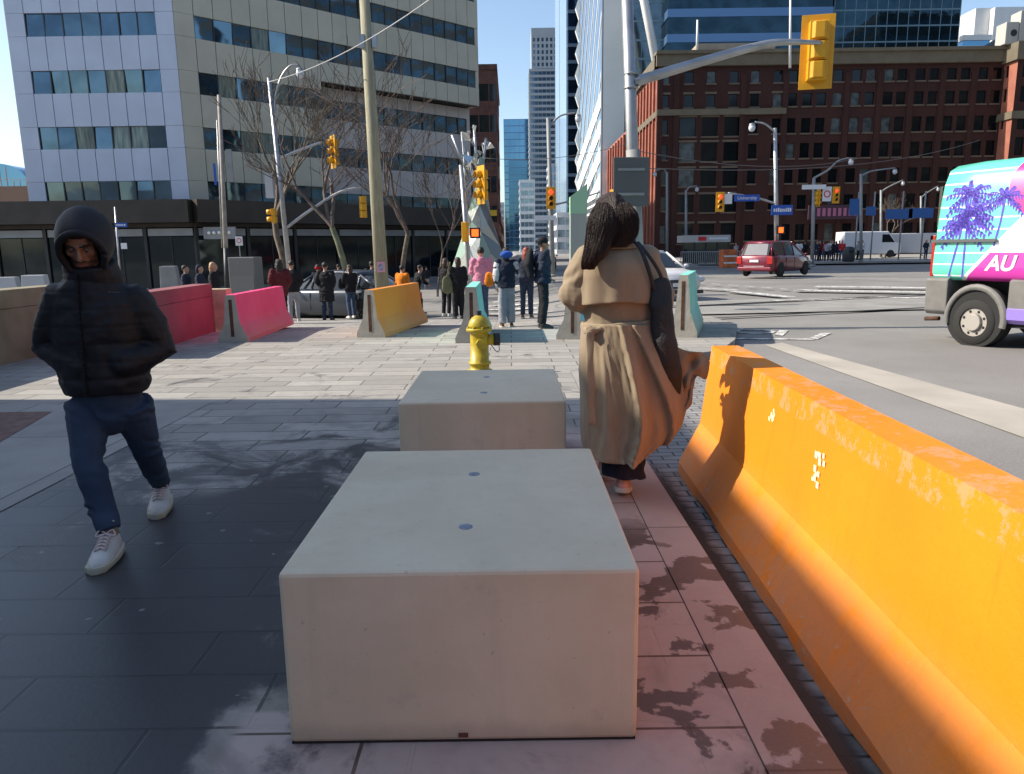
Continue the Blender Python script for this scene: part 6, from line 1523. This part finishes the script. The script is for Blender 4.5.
# hood: shell open to the front
hv = MB(); seg = 26; rings = []; c0 = hc+Vector((.005, .03, .012))
Rq = Rh
for (yy, r1, rz_, dz_) in ((-.125, .092, .112, .006), (-.095, .108, .128, .004), (-.04, .120, .136, .004), (.02, .124, .140, .002), (.075, .114, .126, -.004), (.110, .085, .092, -.012), (.128, .040, .045, -.018)):
    rings.append([c0+Rq @ Vector((math.cos(a)*r1*(1+.05*noise.noise(Vector((a*1.5, yy*14, 2)))), yy, math.sin(a)*rz_*(1+.07*noise.noise(Vector((a*1.3, yy*12, 7)))+(.07*max(0, math.sin(a))**6))+dz_+(-.02 if math.sin(a) < -.5 else 0))) for a in [2*math.pi*k/seg for k in range(seg)]])
hv.loft(rings, cap=False); hv.add(rings[-1], [tuple(range(seg))])
# rolled rim
H_ = hv.build('hood', M_PUFF, tm, solid=.018, sub=1)
rim = MB(); rp = [c0+Rq @ Vector((math.cos(a)*.096, -.128, math.sin(a)*.116+.006+(-.02 if math.sin(a) < -.5 else 0))) for a in [2*math.pi*k/28 for k in range(29)]]
rim.tube(rp, .017, 10); rim.build('hood_rim', M_PUFF, tm)
for rr_ in ((.045, .153, .170), (.10, .128, .140)):
    rp = [c0+Rq @ Vector((math.cos(a)*rr_[1], rr_[0], math.sin(a)*rr_[2])) for a in [2*math.pi*k/28 for k in range(29)]]
for rr_ in ((.0, .145, .153), (.055, .138, .148)):
    pass
nkm = MB(); nkm.tube([nk+Vector((0, .02, -.03)), hc+Vector((.0, .05, -.10))], [(.15, .125), (.122, .11)], 18, up=(1, 0, 0), cap=True); nkm.ball(nk+Vector((0, -.045, .015)), (.10, .07, .05)); remeshed(nkm, 'collar', M_PUFF, tm, .010, 3, quilt)

# ------------------------------------------------------------------ the woman in the trench coat
g = NG('tan_coat_cloth', .8, .25)
vm = g.t.nodes.new('ShaderNodeMapping'); vm.inputs['Scale'].default_value = (1, 1, .25); g.lk(g.obj, vm.inputs[0])
nz = g.noise(9, 6, vec=vm.outputs[0]); nf = g.noise(260, 3, vec=g.obj)
g.color(g.mix(g.rng(nz, .3, .7), (.265, .20, .13), (.325, .25, .165))); g.bump(g.math('ADD', nf, g.math('MULTIPLY', nz, 1.5)), .22, .004); g.b.inputs['Sheen Weight'].default_value = .15; M_COAT = g.m
M_BAGB = mat('black_canvas', (.022, .022, .024), .7, var=.25, vs=6, bump=.3, bs=80); M_TRN = cloth('navy_trousers', (.018, .026, .055), .2, vs=4); M_PSH = mat('pale_pink_shoe', (.62, .38, .36), .7, var=.1, vs=20)
wo = Vector((.68, 4.40, 0)); tw = thing('person', wo, 0, 'person in tan belted trench coat walking away beside the concrete blocks', 'person')
W = lambda px, py, Y: P(px, py, Y)-wo
hc = W(611, 222, 4.44); RhW = Matrix.Rotation(R(180-8), 3, 'Z') @ Matrix.Rotation(R(14), 3, 'X')
nk = W(616, 246, 4.41); ch = W(617, 278, 4.42); wa = W(620, 322, 4.42); pe = W(622, 352, 4.42)
shA, shB = W(588, 260, 4.41), W(645, 260, 4.44); elA, elB = W(577, 294, 4.42), W(657, 298, 4.50); wrA, wrB = W(598, 308, 4.66), W(636, 308, 4.72)
heA, toA = Vector((.575, 4.50, .09))-wo, Vector((.60, 4.72, .01))-wo; heB, toB = Vector((.66, 4.27, .035))-wo, Vector((.70, 4.51, .0))-wo
hipA, hipB = W(610, 360, 4.42), W(636, 360, 4.42); anA, anB = heA+Vector((.0, .05, .10)), heB+Vector((0, .05, .10)); knA, knB = Vector((.62, 4.62, .50))-wo, Vector((.70, 4.40, .50))-wo
b = MB(); b.tube([pe+Vector((0, 0, .05)), wa, ch, nk], [(.12, .09), (.13, .10), (.15, .11), (.05, .05)], 14, up=(1, 0, 0), dome=True)
for q in ((hipA, knA, anA), (hipB, knB, anB)): b.tube(list(q), [.085, .055, .038], 12, dome=True)
for he_, to_ in ((heA, toA), (heB, toB)): b.tube([he_+Vector((0, .05, .05)), to_+Vector((0, -.05, .03))], [.028, .024], 8, dome=True)
for q in ((shA, elA, wrA), (shB, elB, wrB)): b.tube(list(q), [.045, .038, .026], 12, dome=True)
b.tube([nk-Vector((0, 0, .05)), hc-Vector((0, 0, .03))], .05, 12); head_shapes(b, hc, RhW, 1.0)
o = remeshed(b, 'body', M_SKIN, tw, .009, 3)
hm = MB(); hand(hm, wrA, Vector((.5, .8, .2)), .95, -1, .7, Vector((0, 0, -1))); hand(hm, wrB, Vector((-.6, .7, .2)), .95, 1, .7, Vector((0, 0, -1)))
me = o.data; bm = bmesh.new(); bm.from_mesh(me); m2 = bpy.data.meshes.new('t'); m2.from_pydata([tuple(v) for v in hm.v], [], hm.f); bm.from_mesh(m2); bm.to_mesh(me); bm.free()
for p in me.polygons: p.use_smooth = True
# upper coat
uc = MB()
uc.tube([wa-Vector((0, 0, .05)), wa+Vector((0, 0, .03)), wa.lerp(ch, .5), ch, ch.lerp(nk, .45), nk.lerp(ch, .15), nk+Vector((0, 0, .0))], [(.218, .17), (.212, .165), (.228, .175), (.232, .175), (.215, .155), (.15, .12), (.085, .08)], 20, up=(1, 0, 0))
for a, e_, w_ in ((shA, elA, wrA), (shB, elB, wrB)):
    uc.tube([a, a.lerp(e_, .5), e_, e_.lerp(w_, .5), w_], [.090, .105, .108, .088, .068], 16, dome=False); uc.ball(a, .094, 14, 10); uc.ball(e_, .107, 14, 10)
def cf(c, n):
    d = .007*noise.noise(Vector((c.x*6, c.y*6, c.z*5)))
    arm_ = sstep(.20, .26, abs(c.x-ch.x)); d += arm_*.005*math.sin((c.z+.5*c.x*math.copysign(1, c.x))*50+noise.noise(c*7)*5)
    d += .010*noise.noise(Vector((c.x*13, c.y*4, c.z*4+3)))*(1-sstep(1.0, 1.25, c.z))
    return d
remeshed(uc, 'coat_upper', M_COAT, tw, .0085, 4, cf)
# back yoke flap over the shoulders
yk = MB(); rows_n = 16; seg = 30; rings = []
zt = nk.z-.005; zb = W(616, 302, 4.25).z
for i in range(rows_n+1):
    f = i/rows_n; z = zt+(zb-zt)*f; c_ = nk.lerp(ch, min(1, f*1.25)); fx = [(0, .095, .092), (.12, .165, .130), (.28, .228, .172), (.5, .246, .192), (.75, .250, .199), (1, .252, .206)]
    for (f0, a0, b0), (f1, a1, b1) in zip(fx, fx[1:]):
        if f <= f1: q = (f-f0)/(f1-f0); ax_, by_ = a0+(a1-a0)*q, b0+(b1-b0)*q; break
    r_ = []
    for k in range(seg+1):
        a = R(-168)+R(156)*k/seg; sag = -.035*(1-abs((k/seg)-.5)*2)*0+.030*abs(k/seg-.5)*2*f
        wv = .006*math.sin(k*.9+2*f)*f+.005*noise.noise(Vector((k*.5, f*3, 0)))
        r_.append(Vector((c_.x+math.cos(a)*(ax_+wv), c_.y+math.sin(a)*(by_+wv), z-sag)))
    rings.append(r_)
yk.loft(rings, cap=False, closed=False); yk.build('back_flap', M_COAT, tw, fix=False, solid=.007, sub=1)
# collar
cl = MB(); rings = []
for (dz_, a_, b_) in ((.005, .088, .082), (.055, .076, .072), (.062, .082, .078), (.012, .118, .112), (-.008, .128, .122)):
    rings.append([nk+Vector((math.cos(a)*a_, math.sin(a)*b_*1.0+.0, dz_+.01*math.sin(a))) for a in [R(-200)+R(220)*k/24 for k in range(25)]])
cl.loft(rings, cap=False, closed=False); cl.build('collar', M_COAT, tw, fix=False, solid=.006, sub=1)
# belt
bl = MB(); seg = 36
for j_, (z0, off) in enumerate(((.0, 0), )):
    rings = []
    for (dz_, o_) in ((-.026, .0), (-.022, .009), (.0, .012), (.022, .009), (.026, .0)):
        rings.append([wa+Vector((math.cos(a)*(.224+o_+.004*math.sin(a*5)), math.sin(a)*(.178+o_), dz_-.012+.016*math.cos(a)+.004*math.sin(a*7))) for a in [2*math.pi*k/seg for k in range(seg)]])
    bl.loft(rings, cap=False)
bl.build('belt', M_COAT, tw, solid=.004, sub=1)
kn_ = MB(); kb = W(590, 331, 4.26); kn_.ball(kb, (.030, .022, .034)); kn_.tube([kb+Vector((.06, .0, .01)), kb, kb+Vector((-.02, .03, .0))], [.02, .026, .02], 10, dome=True); remeshed(kn_, 'belt_knot', M_COAT, tw, .006, 2, fold_noise(.006, 25))
tie = MB(); pts = [W(590, 331, 4.225), W(590, 360, 4.20), W(591, 395, 4.18), W(592, 425, 4.17)]
rings = []
for k, p in enumerate(cat_rom(pts, 6)): w_ = .024+.004*math.sin(k*.8); rings.append([p+Vector((-w_, 0, 0)), p+Vector((w_, .006*math.sin(k), 0))])
tie.loft(rings, cap=False, closed=False); tie.build('belt_tie', M_COAT, tw, fix=False, solid=.006, sub=1)
# skirt of the coat, blown to the right with box pleats
rowsk = [(322, 583, 658), (334, 581, 664), (350, 580, 671), (370, 579, 679), (390, 580, 684), (408, 580, 685), (424, 580, 680), (436, 580, 670), (446, 581, 659), (451, 582, 654)]
NR, NS = 60, 220; rings = []
def interp(v):
    f = v*(len(rowsk)-1); i = min(int(f), len(rowsk)-2); q = f-i; a, b_ = rowsk[i], rowsk[i+1]; return [a[n_]+(b_[n_]-a[n_])*q for n_ in range(3)]
for i in range(NR+1):
    v = i/NR; y_, xl, xr = interp(v); Yq_ = 4.40; A_ = W(xl, y_, Yq_); B_ = W(xr, y_, Yq_); c_ = (A_+B_)/2; ha = (B_.x-A_.x)/2; hb_ = .175+.11*v
    r_ = []
    for k in range(NS):
        a = 2*math.pi*k/NS; ca, sa = math.cos(a), math.sin(a)
        bk = max(0, -sa)                                   # back side, towards the viewer
        u = ca
        pl = 0
        sv = sstep(0, .35, v)
        for (u0, slope, wl_, wr_, amp) in ((-.55, -.05, .06, .35, .020), (-.14, .26, .035, .30, .110), (.22, .85, .05, .40, .060)):
            uc_ = u0+slope*v*(.5+.5*v); dd = u-uc_
            if -wl_ < dd < 0: pl += amp*(1+dd/wl_)*(.35+.75*sv)
            elif 0 <= dd < wr_: pl += amp*(1-dd/wr_)**1.35*(.35+.75*sv)
        pl += .030*noise.noise(Vector((ca*3-2.2*v, sa*2, v*2)))*(.3+v)+.010*noise.noise(Vector((ca*11-v*5, sa*9, v*6)))*min(1, v*3)+.004*noise.noise(Vector((ca*26-v*9, sa*20, v*14)))
        side_pl = .016*math.sin(a*5+v*2)*v*(1-bk)
        rr_ = 1+side_pl/ha
        hem = 0
        # gathered, pulled up fold towards the lower right
        gx = max(0, u-.05); gath = gx*max(0, v-.55)/.45
        th_ = math.atan2(v-1.02, u-.42); rd_ = math.hypot(v-1.02, u-.42); pl += .040*abs(math.sin(th_*5.5+rd_*2))*gath*.9
        x = c_.x+ca*ha*rr_; yv = c_.y+sa*(hb_+side_pl)-pl*bk**.5*1.0; zq = A_.z+(B_.z-A_.z)*(ca+1)/2+.10*gath*gath*(1 if v > .8 else .4)
        r_.append(Vector((x, yv, zq)))
    rings.append(r_)
sk = MB(); sk.loft(rings, cap=False); sk.build('coat_skirt', M_COAT, tw, fix=False, solid=.006)
# loose front panel of the coat flying out to the right
def patch(name, grid, m_, parent, sub=3, solid=.006, wr_=.006):
    nr, nc = len(grid), len(grid[0]); dense = []
    rows2 = [cat_rom(r_, 8) for r_ in grid]; cols2 = list(zip(*rows2)); cols3 = [cat_rom(list(c_), 8) for c_ in cols2]; rings = [list(r_) for r_ in zip(*cols3)]
    for i, r_ in enumerate(rings):
        for k, p in enumerate(r_): p.y += wr_*noise.noise(Vector((i*.22, k*.22, 1)))*2
    mb = MB(); mb.loft(rings, cap=False, closed=False); return mb.build(name, m_, parent, fix=False, solid=solid)
patch('coat_front_panel', [
    [W(652, 338, 4.36), W(668, 343, 4.35), W(684, 350, 4.37), W(695, 352, 4.34), W(704, 353, 4.38), W(710, 362, 4.37)],
    [W(654, 356, 4.35), W(670, 362, 4.39), W(682, 365, 4.34), W(691, 364, 4.40), W(699, 366, 4.35), W(706, 379, 4.38)],
    [W(656, 380, 4.37), W(671, 384, 4.32), W(681, 386, 4.38), W(687, 382, 4.33), W(692, 378, 4.38), W(697, 376, 4.36)],
    [W(655, 405, 4.32), W(668, 405, 4.37), W(680, 402, 4.32), W(688, 396, 4.36), W(691, 390, 4.34), W(693, 388, 4.37)],
    [W(648, 438, 4.34), W(657, 439, 4.29), W(669, 427, 4.34), W(681, 415, 4.30), W(690, 406, 4.34), W(692, 401, 4.34)]], M_COAT, tw, wr_=.004)
# trousers and shoes
tr_ = MB(); tr_.tube([hipA, knA, anA+Vector((0, .02, .0))], [.10, .095, .105], 16); tr_.tube([hipB, knB, anB+Vector((.015, .04, -.02))], [.10, .115, .135], 16); tr_.ball(pe, (.17, .13, .12))
remeshed(tr_, 'trousers', M_TRN, tw, .010, 3, fold_noise(.012, 8))
shoe('shoe', heA, toA, M_PSH, M_SHW, tw, 1.0); shoe('shoe', heB, toB, M_PSH, M_SHW, tw, 1.05)
# hair: long, loose, falling over the left shoulder
hr = MB(); Mh = RhW.to_4x4(); q = lambda px, py, Y: W(px, py, Y)
hr.ball(hc+Vector((-.005, -.018, .022)), (.116, .122, .118), 18, 12, Mh)
hr.tube([q(612, 205, 4.36), q(618, 222, 4.325), q(618, 238, 4.33), q(612, 248, 4.34)], [(.08, .05), (.108, .055), (.095, .05), (.055, .03)], 14, up=(1, 0, 0), dome=True)
hr.tube([q(606, 208, 4.36), q(603, 226, 4.32), q(599, 243, 4.28), q(594, 255, 4.25), q(590, 264, 4.24)], [(.075, .045), (.085, .045), (.078, .036), (.060, .026), (.036, .016)], 14, up=(1, 0, 0), dome=True)
hr.tube([q(626, 210, 4.36), q(628, 228, 4.34), q(626, 240, 4.34)], [.04, .035, .022], 12, dome=True)
remeshed(hr, 'hair', M_HAIRB if False else mat('hair_long', (.018, .010, .008), .4, c2=(.05, .027, .02), vs=26, stretch=(6, 6, .35), bump=.5, bs=60, spec=.35), tw, .008, 3, lambda c, n: .0045*noise.noise(Vector((c.x*70+c.z*12, c.y*50, c.z*5)))+.005*noise.noise(Vector((c.x*16+c.z*5, c.y*12, c.z*3))))
st_ = MB(); rs = random.Random(8)
lockp = [q(606, 203, 4.345), q(604, 218, 4.285), q(600, 235, 4.255), q(595, 250, 4.225), q(590, 262, 4.215), q(588, 269, 4.22)]
def strand(pts, ws, r_=.0011):
    o1, o2 = rs.uniform(-1, 1), rs.uniform(-.6, .6); ph = rs.uniform(0, 6); out = []
    for k, (p, w_) in enumerate(zip(pts, ws)): out.append(p+Vector((o1*w_+.004*math.sin(ph+k*1.3), -abs(math.cos(o1*1.4))*w_*.35+o2*.012, rs.uniform(-.004, .004))))
    st_.tube(cat_rom(out, 3), r_, 3, cap=False)
for _ in range(620): strand(lockp[:rs.choice([5, 6, 6])], [.05, .088, .080, .062, .048, .034])
for _ in range(620):
    a = rs.uniform(-1.35, 1.35); strand([hc+Vector((math.sin(a)*.03, -.02, .135)), hc+Vector((math.sin(a)*.085, -.02-math.cos(a)*.085, .10)), hc+Vector((math.sin(a)*.118, -.02-math.cos(a)*.118, .03)), hc+Vector((math.sin(a)*.118, -.02-math.cos(a)*.10, -.06)), hc+Vector((math.sin(a)*.09-.01, -.02-math.cos(a)*.085, -.12-rs.uniform(0, .03)))], [.01, .01, .008, .008, .012])
napep = [q(620, 203, 4.34), q(624, 214, 4.30), q(624, 226, 4.29), q(621, 238, 4.29), q(614, 247, 4.285)]
for _ in range(420): strand(napep, [.05, .075, .085, .085, .07])
st_.build('hair_strands', MATS['hair_long'], tw, fix=False)
# shoulder bag hangs at her right side: a thing of its own
bg_o = P(664, 340, 4.28); bt_ = thing('shoulder_bag', bg_o, 0, 'large soft black shoulder bag hanging at the right side of the trench coat', 'shoulder bag')
Bq = lambda px, py, Y: P(px, py, Y)-bg_o
bgm = MB(); bgm.tube([Bq(661, 287, 4.28), Bq(661, 305, 4.26), Bq(664, 340, 4.24), Bq(670, 375, 4.26), Bq(672, 394, 4.30)], [(.060, .03), (.066, .05), (.070, .06), (.075, .06), (.05, .04)], 18, up=(1, 0, 0), dome=True)
remeshed(bgm, 'bag_body', M_BAGB, bt_, .009, 3, fold_noise(.006, 7))
MB().tube(cat_rom([Bq(655, 292, 4.26), Bq(648, 268, 4.22), Bq(641, 250, 4.26), Bq(634, 241, 4.34), Bq(634, 239, 4.44)], 8), (.012, .005), 8, up=(1, 0, 0)).build('strap', M_BAGB, bt_)
MB().tube(cat_rom([Bq(667, 292, 4.30), Bq(658, 270, 4.26), Bq(646, 252, 4.28), Bq(638, 242, 4.36)], 8), (.010, .004), 8, up=(1, 0, 0)).build('strap', M_BAGB, bt_)
